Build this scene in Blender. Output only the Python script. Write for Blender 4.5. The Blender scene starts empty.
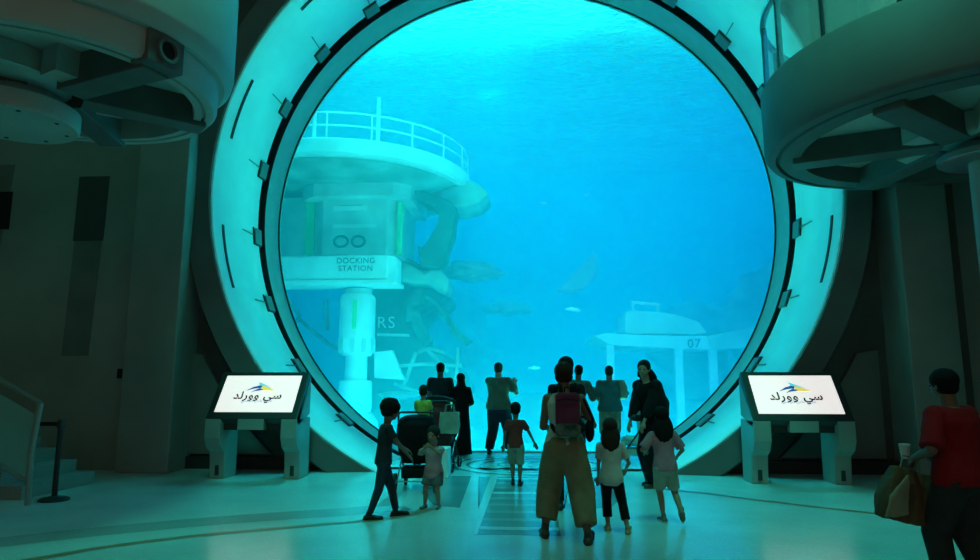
import bpy, bmesh, math, random
from mathutils import Vector, Matrix, noise
random.seed(7)
C = bpy.context.scene.collection
SC = bpy.context.scene
PI = math.pi
R = math.radians

# ------------------------------------------------------------------ camera
CAM = (0.235, 0.0, 1.5)
FOC, PITCH, YAW = 665.0, 0.1468, 0.0646
cam_d = bpy.data.cameras.new('camera')
cam = bpy.data.objects.new('camera', cam_d)
C.objects.link(cam)
cam.location = CAM
cam.rotation_euler = (PI / 2 + PITCH, 0, YAW)
cam_d.sensor_fit = 'HORIZONTAL'
cam_d.sensor_width = 36.0
cam_d.lens = FOC * 36.0 / 980.0
cam_d.clip_end = 300
SC.camera = cam
SC.view_settings.view_transform = 'Standard'
SC.view_settings.look = 'None'
SC.view_settings.gamma = 1
SC.view_settings.use_curve_mapping = False

def at(px, py, Y):
    """point of the place seen at photo pixel (px, py), at distance Y into the hall"""
    X = (px - 490) / FOC; U = (280 - py) / FOC
    cp, sp = math.cos(PITCH), math.sin(PITCH)
    yy = cp - U * sp; zz = sp + U * cp
    c, s = math.cos(YAW), math.sin(YAW)
    dx, dy = X * c - yy * s, X * s + yy * c
    t = Y / dy
    return Vector((CAM[0] + t * dx, Y, CAM[2] + t * zz))

# ------------------------------------------------------------------ materials
def mat(name, col, rough=0.6, metal=0.0, var=0.0, vscale=3.0, bump=0.0, bscale=40.0, emit=None, estr=0.0,
        spec=0.5, sheen=0.0, coords='Object', detail=4.0, col2=None, trans=0.0, alpha=1.0):
    m = bpy.data.materials.new(name)
    m.use_nodes = True
    nt = m.node_tree; N = nt.nodes; L = nt.links
    b = N['Principled BSDF']
    b.inputs['Base Color'].default_value = (*col, 1)
    b.inputs['Roughness'].default_value = rough
    b.inputs['Metallic'].default_value = metal
    b.inputs['Specular IOR Level'].default_value = spec
    b.inputs['Transmission Weight'].default_value = trans
    b.inputs['Alpha'].default_value = alpha
    if sheen: b.inputs['Sheen Weight'].default_value = sheen
    tc = N.new('ShaderNodeTexCoord')
    if var or col2:
        n = N.new('ShaderNodeTexNoise'); n.inputs['Scale'].default_value = vscale
        n.inputs['Detail'].default_value = detail
        L.new(tc.outputs[coords], n.inputs['Vector'])
        r = N.new('ShaderNodeValToRGB')
        c2 = col2 if col2 else tuple(min(1, c * (1 + var)) for c in col)
        c1 = col if col2 else tuple(c * (1 - var) for c in col)
        r.color_ramp.elements[0].color = (*c1, 1); r.color_ramp.elements[0].position = 0.35
        r.color_ramp.elements[1].color = (*c2, 1); r.color_ramp.elements[1].position = 0.65
        L.new(n.outputs['Fac'], r.inputs['Fac'])
        L.new(r.outputs['Color'], b.inputs['Base Color'])
    if bump:
        n2 = N.new('ShaderNodeTexNoise'); n2.inputs['Scale'].default_value = bscale
        L.new(tc.outputs[coords], n2.inputs['Vector'])
        bp = N.new('ShaderNodeBump'); bp.inputs['Strength'].default_value = bump
        bp.inputs['Distance'].default_value = 0.02
        L.new(n2.outputs['Fac'], bp.inputs['Height'])
        L.new(bp.outputs['Normal'], b.inputs['Normal'])
    if emit:
        b.inputs['Emission Color'].default_value = (*emit, 1)
        b.inputs['Emission Strength'].default_value = estr
    return m

# ------------------------------------------------------------------ mesh builder
MW = {}
def world_of(o):
    return MW.get(o.name, Matrix.Identity(4)) if o else Matrix.Identity(4)

class MB:
    def __init__(s): s.v = []; s.f = []
    def add(s, vs, fs):
        k = len(s.v); s.v += [Vector(v) for v in vs]; s.f += [tuple(i + k for i in f) for f in fs]; return s
    def box(s, lo, hi, m=None):
        x0, y0, z0 = lo; x1, y1, z1 = hi
        vs = [Vector(p) for p in ((x0,y0,z0),(x1,y0,z0),(x1,y1,z0),(x0,y1,z0),(x0,y0,z1),(x1,y0,z1),(x1,y1,z1),(x0,y1,z1))]
        if m: vs = [m @ v for v in vs]
        return s.add(vs, [(3,2,1,0),(4,5,6,7),(0,1,5,4),(1,2,6,5),(2,3,7,6),(3,0,4,7)])
    def prism(s, poly, a, b, axis='y', m=None):
        """extrude a 2D outline between a and b along an axis; outline in the other two axes"""
        n = len(poly)
        def pt(p, t):
            v = {'y': (p[0], t, p[1]), 'x': (t, p[0], p[1]), 'z': (p[0], p[1], t)}[axis]
            v = Vector(v); return m @ v if m else v
        vs = [pt(p, a) for p in poly] + [pt(p, b) for p in poly]
        fs = [tuple(range(n))[::-1], tuple(range(n, 2 * n))]
        fs += [(i, (i + 1) % n, n + (i + 1) % n, n + i) for i in range(n)]
        return s.add(vs, fs)
    def loft(s, rings, cap=True, closed=True):
        n = len(rings[0]); vs = [v for r in rings for v in r]; fs = []
        for j in range(len(rings) - 1):
            for i in range(n if closed else n - 1):
                a = j * n + i; b = j * n + (i + 1) % n
                fs.append((a, b, b + n, a + n))
        if cap:
            fs.append(tuple(range(n))[::-1]); fs.append(tuple(range((len(rings) - 1) * n, len(rings) * n)))
        return s.add(vs, fs)
    def tube(s, pts, r, n=8, cap=True):
        pts = [Vector(p) for p in pts]; rings = []
        rs = r if isinstance(r, (list, tuple)) else [r] * len(pts)
        up = None
        for i, p in enumerate(pts):
            d = (pts[min(i + 1, len(pts) - 1)] - pts[max(i - 1, 0)])
            d = d.normalized() if d.length > 1e-9 else Vector((0, 0, 1))
            if up is None:
                up = Vector((0, 0, 1)) if abs(d.z) < 0.9 else Vector((0, 1, 0))
            u = d.cross(up)
            if u.length < 1e-4: u = d.orthogonal()
            u.normalize(); w = u.cross(d).normalized(); up = w
            rings.append([p + (u * math.cos(2 * PI * k / n) + w * math.sin(2 * PI * k / n)) * rs[i] for k in range(n)])
        return s.loft(rings, cap)
    def lathe(s, prof, c, n=48, a0=0.0, a1=2 * PI, axis='z', close_prof=False):
        """prof: (radius, height) pairs turned about an axis through c"""
        full = abs(a1 - a0) > 2 * PI - 1e-6
        cnt = n if full else n + 1
        rings = []
        for k in range(cnt):
            a = a0 + (a1 - a0) * k / n
            ca, sa = math.cos(a), math.sin(a)
            if axis == 'z': rings.append([Vector((c[0] + r * ca, c[1] + r * sa, c[2] + h)) for r, h in prof])
            else: rings.append([Vector((c[0] + r * ca, c[1] + h, c[2] + r * sa)) for r, h in prof])
        m = len(prof); vs = [v for r in rings for v in r]; fs = []
        for k in range(n if full else n):
            a = k * m; b = ((k + 1) % cnt) * m
            for j in range(m if close_prof else m - 1):
                j2 = (j + 1) % m
                fs.append((a + j, b + j, b + j2, a + j2))
        if not full and close_prof:
            fs.append(tuple(range(m))); fs.append(tuple(range((cnt - 1) * m, cnt * m))[::-1])
        return s.add(vs, fs)
    def ell(s, c, r, n=16, m=10, rot=None):
        c = Vector(c); rings = []
        for j in range(1, m):
            t = PI * j / m
            ring = []
            for k in range(n):
                a = 2 * PI * k / n
                v = Vector((r[0] * math.sin(t) * math.cos(a), r[1] * math.sin(t) * math.sin(a), -r[2] * math.cos(t)))
                if rot: v = rot @ v
                ring.append(c + v)
            rings.append(ring)
        vs = [v for q in rings for v in q]
        b = Vector((0, 0, -r[2])); t_ = Vector((0, 0, r[2]))
        if rot: b = rot @ b; t_ = rot @ t_
        vs += [c + b, c + t_]; fs = []
        for j in range(m - 2):
            for i in range(n):
                a = j * n + i; d = j * n + (i + 1) % n
                fs.append((a, d, d + n, a + n))
        nb = len(vs) - 2
        for i in range(n):
            fs.append((nb, (i + 1) % n, i)); fs.append((nb + 1, (m - 2) * n + i, (m - 2) * n + (i + 1) % n))
        return s.add(vs, fs)
    def frus(s, p0, p1, r0, r1, n=16, over=0.0):
        """flat-ended tapered tube"""
        p0, p1 = Vector(p0), Vector(p1); d = (p1 - p0).normalized(); q = d.to_track_quat('Z', 'Y').to_matrix()
        return s.loft([[p + q @ Vector((r * math.cos(2 * PI * k / n), r * math.sin(2 * PI * k / n), 0)) for k in range(n)] for p, r in ((p0, r0), (p1 + d * over, r1))])
    def cone(s, p0, p1, r0, r1, n=12):
        """capsule with a taper"""
        p0, p1 = Vector(p0), Vector(p1); d = p1 - p0; L = d.length
        if L < 1e-6: return s.ell(p0, (r0, r0, r0), n)
        d.normalize(); q = d.to_track_quat('Z', 'Y').to_matrix()
        pts = []
        for k in range(1, 4): t = PI / 2 * k / 4; pts.append((r0 * math.sin(t), -r0 * math.cos(t)))
        pts.append((r0, 0)); pts.append((r1, L))
        for k in range(1, 4): t = PI / 2 * k / 4; pts.append((r1 * math.cos(t), L + r1 * math.sin(t)))
        rings = [[p0 + q @ Vector((r * math.cos(2 * PI * k / n), r * math.sin(2 * PI * k / n), h)) for k in range(n)] for r, h in pts]
        return s.loft(rings)
    def build(s, name, material, parent=None, smooth=False, bevel=0.0, local=False, label=None, solid=0.0):
        me = bpy.data.meshes.new(name)
        inv = world_of(parent).inverted()
        vs = s.v if (local or parent is None) else [inv @ v for v in s.v]
        me.from_pydata([tuple(v) for v in vs], [], s.f)
        bm = bmesh.new(); bm.from_mesh(me)
        bmesh.ops.recalc_face_normals(bm, faces=bm.faces[:])
        bm.to_mesh(me); bm.free()
        me.materials.append(material)
        if smooth: 
            for p in me.polygons: p.use_smooth = True
            me.set_sharp_from_angle(angle=R(40))
        o = bpy.data.objects.new(name, me); C.objects.link(o)
        if parent: o.parent = parent; MW[o.name] = world_of(parent).copy()
        if bevel:
            b = o.modifiers.new('bevel', 'BEVEL'); b.width = bevel; b.segments = 2; b.limit_method = 'ANGLE'
        if solid:
            b = o.modifiers.new('solid', 'SOLIDIFY'); b.thickness = solid; b.offset = 0
        if label: o['label'] = label
        return o

def thing(name, label, cat, loc=(0, 0, 0), rz=0.0, group=None):
    o = bpy.data.objects.new(name, None); C.objects.link(o)
    o.empty_display_size = 0.1
    o.location = loc; o.rotation_euler = (0, 0, rz)
    o['label'] = label; o['category'] = cat
    if group: o['group'] = group
    MW[o.name] = Matrix.Translation(Vector(loc)) @ Matrix.Rotation(rz, 4, 'Z')
    return o
def tag(o, label, cat, group=None, kind=None):
    o['label'] = label; o['category'] = cat
    if group: o['group'] = group
    if kind: o['kind'] = kind
    return o
def struct(o, label, cat='building part'):
    o['kind'] = 'structure'; o['label'] = label; o['category'] = cat
    return o
def area(name, loc, target, size, power, col, shape='RECTANGLE', spread=PI):
    l = bpy.data.lights.new(name, 'AREA'); l.shape = shape
    l.size = size[0]
    if shape in ('RECTANGLE', 'ELLIPSE'): l.size_y = size[1]
    l.energy = power; l.color = col; l.spread = spread
    o = bpy.data.objects.new(name, l); C.objects.link(o); o.location = loc
    d = Vector(target) - Vector(loc)
    o.rotation_euler = d.to_track_quat('-Z', 'Y').to_euler()
    return o
def spot(name, loc, target, power, col, ang, blend=0.5, rad=0.3):
    l = bpy.data.lights.new(name, 'SPOT'); l.energy = power; l.color = col
    l.spot_size = ang; l.spot_blend = blend; l.shadow_soft_size = rad
    o = bpy.data.objects.new(name, l); C.objects.link(o); o.location = loc
    d = Vector(target) - Vector(loc)
    o.rotation_euler = d.to_track_quat('-Z', 'Y').to_euler()
    return o
# ================================================================== hall
ZC, RT = 4.86, 5.38              # portal centre height and radius
M_wall = mat('wall_plaster', (0.30, 0.31, 0.29), 0.8, var=0.12, vscale=0.8, bump=0.15, bscale=18)
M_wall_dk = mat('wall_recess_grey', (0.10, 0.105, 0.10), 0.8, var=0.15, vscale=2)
M_panel = mat('wall_panel_grey', (0.17, 0.18, 0.17), 0.7, var=0.1, vscale=2)
M_panel_dk = mat('grille_dark', (0.07, 0.072, 0.068), 0.7)
M_dark = mat('charcoal_paint', (0.025, 0.027, 0.027), 0.6)
M_black = mat('black_rubber', (0.006, 0.006, 0.006), 0.6)
M_flange = mat('flange_grey', (0.11, 0.115, 0.11), 0.6, var=0.08, vscale=1.5)
M_lining = mat('portal_lining_pale', (0.82, 0.86, 0.83), 0.45, var=0.05, vscale=1.2, bump=0.05, bscale=8)
M_lining2 = mat('portal_lining_inner', (0.55, 0.60, 0.58), 0.42, var=0.05, vscale=1.5)
M_frame = mat('window_frame_green_grey', (0.42, 0.52, 0.47), 0.5, var=0.06, vscale=4)
M_bracket = mat('bracket_grey', (0.20, 0.24, 0.22), 0.5)
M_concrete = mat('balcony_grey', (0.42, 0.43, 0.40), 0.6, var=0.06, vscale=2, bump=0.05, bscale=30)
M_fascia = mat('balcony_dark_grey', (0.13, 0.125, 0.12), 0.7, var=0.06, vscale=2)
M_soffit = mat('soffit_plaster', (0.42, 0.44, 0.41), 0.8, var=0.05, vscale=2)
M_beam = mat('beam_dark_grey', (0.13, 0.13, 0.125), 0.55, var=0.1)
M_steel = mat('brushed_steel', (0.4, 0.42, 0.42), 0.35, metal=0.8)

# floor: polished terrazzo
def floor_mat(name, a, b, rough):
    m = mat(name, a, rough, var=0.0, spec=1.0)
    nt = m.node_tree; N = nt.nodes; L = nt.links; bs = N['Principled BSDF']
    tc = N['Texture Coordinate']
    v = N.new('ShaderNodeTexVoronoi'); v.inputs['Scale'].default_value = 45
    n = N.new('ShaderNodeTexNoise'); n.inputs['Scale'].default_value = 1.3; n.inputs['Detail'].default_value = 6
    L.new(tc.outputs['Object'], v.inputs['Vector']); L.new(tc.outputs['Object'], n.inputs['Vector'])
    ml = N.new('ShaderNodeMath'); ml.operation = 'MULTIPLY_ADD'
    L.new(v.outputs['Distance'], ml.inputs[0]); ml.inputs[1].default_value = 0.4; L.new(n.outputs['Fac'], ml.inputs[2])
    r = N.new('ShaderNodeValToRGB'); r.color_ramp.elements[0].position = 0.35; r.color_ramp.elements[1].position = 0.95
    r.color_ramp.elements[0].color = (*a, 1); r.color_ramp.elements[1].color = (*b, 1)
    L.new(ml.outputs[0], r.inputs['Fac']); L.new(r.outputs['Color'], bs.inputs['Base Color'])
    rr = N.new('ShaderNodeMapRange'); rr.inputs['To Min'].default_value = rough - 0.03; rr.inputs['To Max'].default_value = rough + 0.03
    L.new(n.outputs['Fac'], rr.inputs['Value']); L.new(rr.outputs['Result'], bs.inputs['Roughness'])
    return m
M_floor = floor_mat('terrazzo_pale', (0.44, 0.55, 0.52), (0.58, 0.70, 0.66), 0.22)
M_fl_dark = floor_mat('terrazzo_teal', (0.17, 0.25, 0.25), (0.24, 0.33, 0.32), 0.2)
M_fl_mid = floor_mat('terrazzo_mid', (0.30, 0.35, 0.33), (0.40, 0.45, 0.42), 0.2)
M_fl_brown = floor_mat('terrazzo_brown', (0.30, 0.17, 0.09), (0.40, 0.24, 0.13), 0.34)
M_fl_white = floor_mat('terrazzo_white', (0.58, 0.62, 0.58), (0.7, 0.73, 0.7), 0.2)

XW = 12.0; YW = 10.9
fl = struct(MB().box((-XW, -6, -0.3), (XW, 14.3, 0)).build('floor', M_floor), 'polished pale terrazzo floor of the aquarium hall')
def inlay(name, m, poly, z=0.003):
    return MB().prism(poly, 0.0005, z, 'z').build(name, m, fl)
def arc_band(name, m, c, r0, r1, a0, a1, z=0.003, n=48):
    p = [(c[0] + r1 * math.cos(a0 + (a1 - a0) * k / n), c[1] + r1 * math.sin(a0 + (a1 - a0) * k / n)) for k in range(n + 1)]
    q = [(c[0] + r0 * math.cos(a0 + (a1 - a0) * k / n), c[1] + r0 * math.sin(a0 + (a1 - a0) * k / n)) for k in range(n + 1)]
    b = MB(); vs = []; fs = []
    for k in range(n + 1):
        vs += [(p[k][0], p[k][1], z), (q[k][0], q[k][1], z)]
    for k in range(n): fs.append((2 * k, 2 * k + 1, 2 * k + 3, 2 * k + 2))
    b.add(vs, fs)
    return b.build(name, m, fl)
# curved inlays sweeping to both sides
def bez_band(name, m, pts, w, z=0.003):
    b = MB(); P = [Vector((*p, 0)) for p in pts]; out = []
    for i in range(len(P) - 1):
        p0 = P[max(i - 1, 0)]; p1 = P[i]; p2 = P[i + 1]; p3 = P[min(i + 2, len(P) - 1)]
        for k in range(8):
            t = k / 8
            out.append(0.5 * ((2 * p1) + (p2 - p0) * t + (2 * p0 - 5 * p1 + 4 * p2 - p3) * t * t + (3 * p1 - p0 - 3 * p2 + p3) * t ** 3))
    out.append(P[-1]); vs = []; fs = []
    for i, p in enumerate(out):
        d = (out[min(i + 1, len(out) - 1)] - out[max(i - 1, 0)]).normalized(); nn = Vector((-d.y, d.x, 0))
        vs += [p + nn * w / 2 + Vector((0, 0, z)), p - nn * w / 2 + Vector((0, 0, z))]
    for i in range(len(out) - 1): fs.append((2 * i, 2 * i + 1, 2 * i + 3, 2 * i + 2))
    b.add(vs, fs); return b.build(name, m, fl)
bez_band('brown_inlay_arc', M_fl_brown, [(-4.6, 4.9), (-3.97, 5.57), (-3.6, 6.03), (-2.95, 6.53), (-1.9, 7.1), (-1.3, 7.45), (-0.95, 8.0)], 0.12)
bez_band('brown_inlay_arc', M_fl_brown, [(1.7, 9.75), (2.42, 9.27), (3.3, 8.55), (4.22, 7.92), (5.2, 7.5), (6.5, 7.2)], 0.10)
bez_band('mid_inlay_arc', M_fl_mid, [(-5.3, 5.6), (-4.3, 6.45), (-3.1, 7.2), (-1.9, 7.75), (-1.3, 8.1)], 0.45, 0.002)
bez_band('brown_inlay_arc', M_fl_brown, [(-1.55, 8.1), (-1.6, 9.2), (-1.75, 10.4)], 0.16, 0.0025)
bez_band('pale_inlay_arc', M_fl_white, [(-1.35, 8.1), (-1.33, 9.2), (-1.4, 10.4)], 0.14, 0.0025)
# ladder strip in the middle
LX0, LX1, LY0, LY1 = -0.36, 0.52, 6.72, 10.55
inlay('ladder_ground', M_fl_dark, [(LX0, LY0), (LX1, LY0), (LX1, LY1), (LX0, LY1)], 0.0015)
for x in (LX0, LX1 - 0.035):
    inlay('ladder_rail', M_fl_white, [(x, LY0), (x + 0.035, LY0), (x + 0.035, LY1), (x, LY1)], 0.003)
ys = [LY0 + 0.22 + k * 0.42 for k in range(9)]
for y in ys:
    inlay('ladder_rung', M_fl_mid if int(y * 10) % 3 else M_fl_white, [(LX0 + 0.04, y), (LX1 - 0.04, y), (LX1 - 0.04, y + 0.13), (LX0 + 0.04, y + 0.13)], 0.0028)
for s in (-1, 1):
    cx = 0.08
    f = lambda pts: [(cx + s * (x - cx), y) for x, y in pts][::(1 if s == -1 or s == 1 else 1)]
    inlay('teal_inlay', M_fl_dark, f([(0.08 + 0.52, 10.55), (0.08 + 0.70, 10.55), (0.08 + 0.50, 8.2), (0.08 + 0.5, 8.0)]), 0.0025)
    inlay('teal_inlay', M_fl_dark, f([(0.08 + 0.82, 10.6), (0.08 + 1.12, 10.6), (0.08 + 1.35, 9.1), (0.08 + 1.05, 8.2), (0.08 + 0.72, 8.05)]), 0.0025)
# concentric circle at the glass
cc = (0.08, 12.0)
for r0, r1, m in ((1.22, 1.30, M_fl_dark), (0.98, 1.04, M_fl_dark), (0.72, 0.80, M_fl_dark), (0.45, 0.5, M_fl_dark), (1.05, 1.21, M_fl_white)):
    arc_band('circle_inlay', m, cc, r0, r1, 0, 2 * PI, 0.006, 72)
for k in range(8):
    a = k * PI / 4 + PI / 8
    a2 = Vector((math.cos(a), math.sin(a))); t = Vector((-a2.y, a2.x)); c2 = Vector(cc)
    inlay('compass_ray', M_fl_mid, [tuple(c2 + a2 * 0.1), tuple(c2 + a2 * 0.4 + t * 0.07), tuple(c2 + a2 * 0.7), tuple(c2 + a2 * 0.4 - t * 0.07)], 0.0028)

# back wall with a round opening
def holed_wall(y0, y1, rad, x0, x1, z0, z1, n=96):
    b = MB(); pts_c = []; pts_o = []
    za = z0
    for k in range(n):
        a = 2 * PI * k / n
        c_, s_ = math.cos(a), math.sin(a)
        pc = (rad * c_, max(za, ZC + rad * s_))
        sx = (x1 if c_ > 0 else -x0) / max(abs(c_), 1e-6); sz = ((z1 - ZC) if s_ > 0 else (ZC - za)) / max(abs(s_), 1e-6)
        t = min(sx, sz); po = (t * c_, max(za, ZC + t * s_))
        pts_c.append(pc); pts_o.append(po)
    vs = [(p[0], y0, p[1]) for p in pts_c] + [(p[0], y0, p[1]) for p in pts_o] + [(p[0], y1, p[1]) for p in pts_c] + [(p[0], y1, p[1]) for p in pts_o]
    fs = []
    for k in range(n):
        j = (k + 1) % n
        fs += [(k, j, n + j, n + k), (2 * n + k, 3 * n + k, 3 * n + j, 2 * n + j), (k, 2 * n + k, 2 * n + j, j), (n + k, n + j, 3 * n + j, 3 * n + k)]
    b.add(vs, fs); return b
HT = 11.5
# dark recessed wall right behind the portal flange, and the lighter wall on both sides of it
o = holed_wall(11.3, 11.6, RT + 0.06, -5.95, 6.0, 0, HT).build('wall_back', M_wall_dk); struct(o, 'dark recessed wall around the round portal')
for s, x0, x1, nm in ((-1, -XW, -6.3, 'wall_left'), (1, 6.6, XW, 'wall_right')):
    o = MB().box((x0, YW, 0), (x1, 11.6, 6.0)).build(nm, M_wall); struct(o, 'grey wall to the %s of the portal' % ('left' if s < 0 else 'right'))
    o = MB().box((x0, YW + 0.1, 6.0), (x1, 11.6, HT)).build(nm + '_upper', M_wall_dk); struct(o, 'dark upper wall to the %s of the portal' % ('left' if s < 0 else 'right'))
o = MB().box((-XW - 0.3, -6, 0), (-XW, 11.6, HT)).build('wall_left_side', M_wall); struct(o, 'far left side wall')
o = MB().box((XW, -6, 0), (XW + 0.3, 11.6, HT)).build('wall_right_side', M_wall); struct(o, 'far right side wall')
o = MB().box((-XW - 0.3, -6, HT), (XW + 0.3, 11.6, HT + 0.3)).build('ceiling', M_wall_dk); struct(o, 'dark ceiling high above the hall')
# pillars
o = MB().box((-6.5, 10.6, 0), (-5.62, 11.45, 6.0)).build('trim_2', M_wall, bevel=0.02); struct(o, 'pale pillar left of the portal')
o = MB().box((5.98, 10.6, 0), (6.74, 11.45, 6.0)).build('trim_3', M_wall, bevel=0.02); struct(o, 'pale pillar right of the portal')
o = MB().box((6.74, 10.88, 0.0), (7.02, 11.1, HT)).build('trim_4', M_wall_dk); struct(o, 'dark vertical joint beside the right pillar')
# recessed dark panels of the left wall
def slab(name, m, x0, x1, z0, z1, y=YW, d=0.02):
    return MB().box((x0, y - d, z0), (x1, y, z1)).build(name, m)
def quad_panel(name, m, pts, y0, y1, label, lean=0):
    o = MB().prism(pts, y0, y1, 'y').build(name, m); struct(o, label); return o
quad_panel('trim_5', M_panel_dk, [(-7.76, 3.87), (-7.22, 3.87), (-7.2, 5.03), (-7.75, 5.03)], YW - 0.02, YW + 0.01, 'dark upper grille panel on the left wall')
quad_panel('trim_6', M_panel, [(-7.78, 1.88), (-7.31, 1.88), (-7.24, 3.87), (-7.74, 3.87)], YW - 0.012, YW + 0.01, 'grey lower strip panel on the left wall')
quad_panel('trim_7', M_panel, [(-9.5, 1.2), (-9.3, 1.2), (-8.98, 5.28), (-9.5, 5.28)], YW - 0.012, YW + 0.01, 'tall grey strip panel at far left')
quad_panel('trim_8', M_black, [(-9.5, 4.1), (-8.97, 4.1), (-8.97, 4.78), (-9.5, 4.78)], YW - 0.02, YW + 0.01, 'black opening at far left of the wall')
# triangular panels beside the portal
for s in (-1, 1):
    nm = 'left' if s < 0 else 'right'
    def arcpts(rad, z0, z1, n=14):
        out = []
        for k in range(n + 1):
            z = z0 + (z1 - z0) * k / n
            out.append((s * math.sqrt(max(rad ** 2 - (ZC - z) ** 2, 0)), z))
        return out
    a = arcpts(6.22, 0.24, 1.9)
    xe = s * 5.80
    a = [(x, z) for x, z in a if abs(x) < 5.78] 
    poly = a + [(xe, a[-1][1] + 0.05), (xe, 0.24)]
    quad_panel('trim_%d' % (9 if s < 0 else 10), M_panel, poly, 11.2, 11.32, 'grey triangular panel low on the %s of the portal' % nm)
    o = MB().box((min(s * 3.0, s * 6.0), 11.15, 0), (max(s * 3.0, s * 6.0), 11.33, 0.2)).build('baseboard_' + nm, M_dark); struct(o, 'dark baseboard on the %s of the portal' % nm)

def cut_floor(o, z=0.0):
    me = o.data; bm = bmesh.new(); bm.from_mesh(me)
    bmesh.ops.bisect_plane(bm, geom=bm.verts[:] + bm.edges[:] + bm.faces[:], plane_co=(0, 0, z), plane_no=(0, 0, -1), clear_outer=True)
    bm.to_mesh(me); bm.free()
# ---- portal: flange, lining, groove, inner frame
c0 = (0, 0, ZC)
N_ = 128
fla = MB().lathe([(RT + 0.02, 11.0), (RT + 0.03, 11.3), (5.80, 11.3), (5.80, 10.9), (5.76, 10.84), (RT + 0.035, 10.97)], c0, N_, axis='y', close_prof=True).build('trim_1', M_flange, smooth=True)
cut_floor(fla); struct(fla, 'dark grey outer flange ring of the round portal')
lin = MB().lathe([(RT + 0.04, 10.99), (RT, 11.03), (RT - 0.012, 12.22), (RT + 0.012, 12.25), (RT + 0.01, 13.03), (RT + 0.3, 13.03), (RT + 0.3, 10.99)], c0, N_, axis='y', close_prof=True).build('portal_lining', M_lining, smooth=True)
cut_floor(lin); lin.name = 'trim_11'; struct(lin, 'pale glowing lining ring inside the round portal')
gro = MB().lathe([(RT + 0.24, 13.03), (RT + 0.24, 13.32), (RT + 0.0, 13.32), (RT + 0.0, 13.345), (RT + 0.3, 13.345), (RT + 0.3, 13.03)], c0, N_, axis='y', close_prof=True).build('trim_12', M_black, smooth=True)
cut_floor(gro); struct(gro, 'black groove ring between the lining and the window frame')
w1 = MB().lathe([(RT + 0.0, 13.35), (RT + 0.0, 14.10), (RT - 0.0, 14.2), (RT + 0.4, 14.2), (RT + 0.4, 13.35)], c0, N_, axis='y', close_prof=True).build('window_1', M_frame, smooth=True)
cut_floor(w1, -0.25); struct(w1, 'round green grey window frame around the aquarium glass')
MW[w1.name] = Matrix.Identity(4)
seal = MB().lathe([(RT - 0.0, 14.08), (RT - 0.02, 14.085), (RT - 0.02, 14.13), (RT - 0.0, 14.13)], c0, N_, axis='y', close_prof=True).build('seal', M_black, w1)
cut_floor(seal, -0.25)
# acrylic pane: clear with a faint sheen
mg = bpy.data.materials.new('acrylic_pane'); mg.use_nodes = True
nt = mg.node_tree; nt.nodes.clear()
out = nt.nodes.new('ShaderNodeOutputMaterial'); tr = nt.nodes.new('ShaderNodeBsdfTransparent'); gl = nt.nodes.new('ShaderNodeBsdfGlossy')
mx = nt.nodes.new('ShaderNodeMixShader'); fr = nt.nodes.new('ShaderNodeFresnel'); fr.inputs['IOR'].default_value = 1.03
tr.inputs['Color'].default_value = (0.93, 0.99, 0.99, 1); gl.inputs['Roughness'].default_value = 0.02
nt.links.new(fr.outputs[0], mx.inputs[0]); nt.links.new(tr.outputs[0], mx.inputs[1]); nt.links.new(gl.outputs[0], mx.inputs[2]); nt.links.new(mx.outputs[0], out.inputs[0])
pane = MB().prism([((RT - 0.005) * math.cos(2 * PI * k / 96), ZC + (RT - 0.005) * math.sin(2 * PI * k / 96)) for k in range(96)], 14.09, 14.12, 'y').build('pane', mg, w1)
cut_floor(pane, -0.25)
pane['label'] = 'huge clear round aquarium pane'
sill = MB().box((-2.1, 13.95, 0), (2.1, 14.08, 0.025)).build('sill', M_frame, w1)

# brackets, joint lines and slots of the lining
angs = [90 + d for d in (5.4 + 15 * k for k in range(0, 10))] + [90 - d for d in (5.4 + 15 * k for k in range(0, 10))]
for A in angs:
    a = R(A); rot = Matrix.Translation((0, 0, ZC)) @ Matrix.Rotation(-(a - PI / 2), 4, 'Y')
    b = MB().prism([(-0.16, 12.80), (0.13, 12.80), (0.16, 12.86), (0.16, 13.11), (-0.16, 13.11)], RT - 0.03, RT + 0.02, 'z', rot)
    b.build('bracket', M_bracket, lin, bevel=0.008)
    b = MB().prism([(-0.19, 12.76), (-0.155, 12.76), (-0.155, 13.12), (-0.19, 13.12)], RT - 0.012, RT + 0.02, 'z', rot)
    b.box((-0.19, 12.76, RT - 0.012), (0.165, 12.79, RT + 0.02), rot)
    b.build('bracket_shade_strip', M_dark, lin)  # dark strips standing in for the shade along two sides of the bracket
    b = MB().box((-0.006, 12.25, RT - 0.014), (0.006, 12.76, RT + 0.02), rot); b.build('panel_joint', M_bracket, lin)
for s in (-1, 1):
    for k in range(0, 9, 2):
        d0 = 5.4 + 15 * k + 1.2; d1 = d0 + 12.6
        if 90 + d1 > 228: continue
        rr = []
        for q in range(13):
            a = R(90 + s * (d0 + (d1 - d0) * q / 12))
            rr.append([Vector(((RT - 0.02 + e) * math.cos(a), y, ZC + (RT - 0.02 + e) * math.sin(a))) for e, y in ((0, 11.36), (0, 11.43), (0.03, 11.43), (0.03, 11.36))])
        MB().loft(rr).build('slot', M_dark, lin)

# ---- balconies
def balcony(name, label, cx, cy, tiers, zr, rin, hub, beams, soffit_z, openr, group=None):
    t = thing(name, label, 'balcony', (cx, cy, zr)); c = (cx, cy, 0)
    for nm, prof, m in tiers:
        MB().lathe(prof, c, 96, close_prof=True).build(nm, m, t, smooth=True)
    MB().lathe([(0.2, soffit_z), (openr, soffit_z), (openr, soffit_z + 0.1), (0.2, soffit_z + 0.1)], c, 64, close_prof=True).build('soffit', M_soffit, t)
    return t
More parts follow.
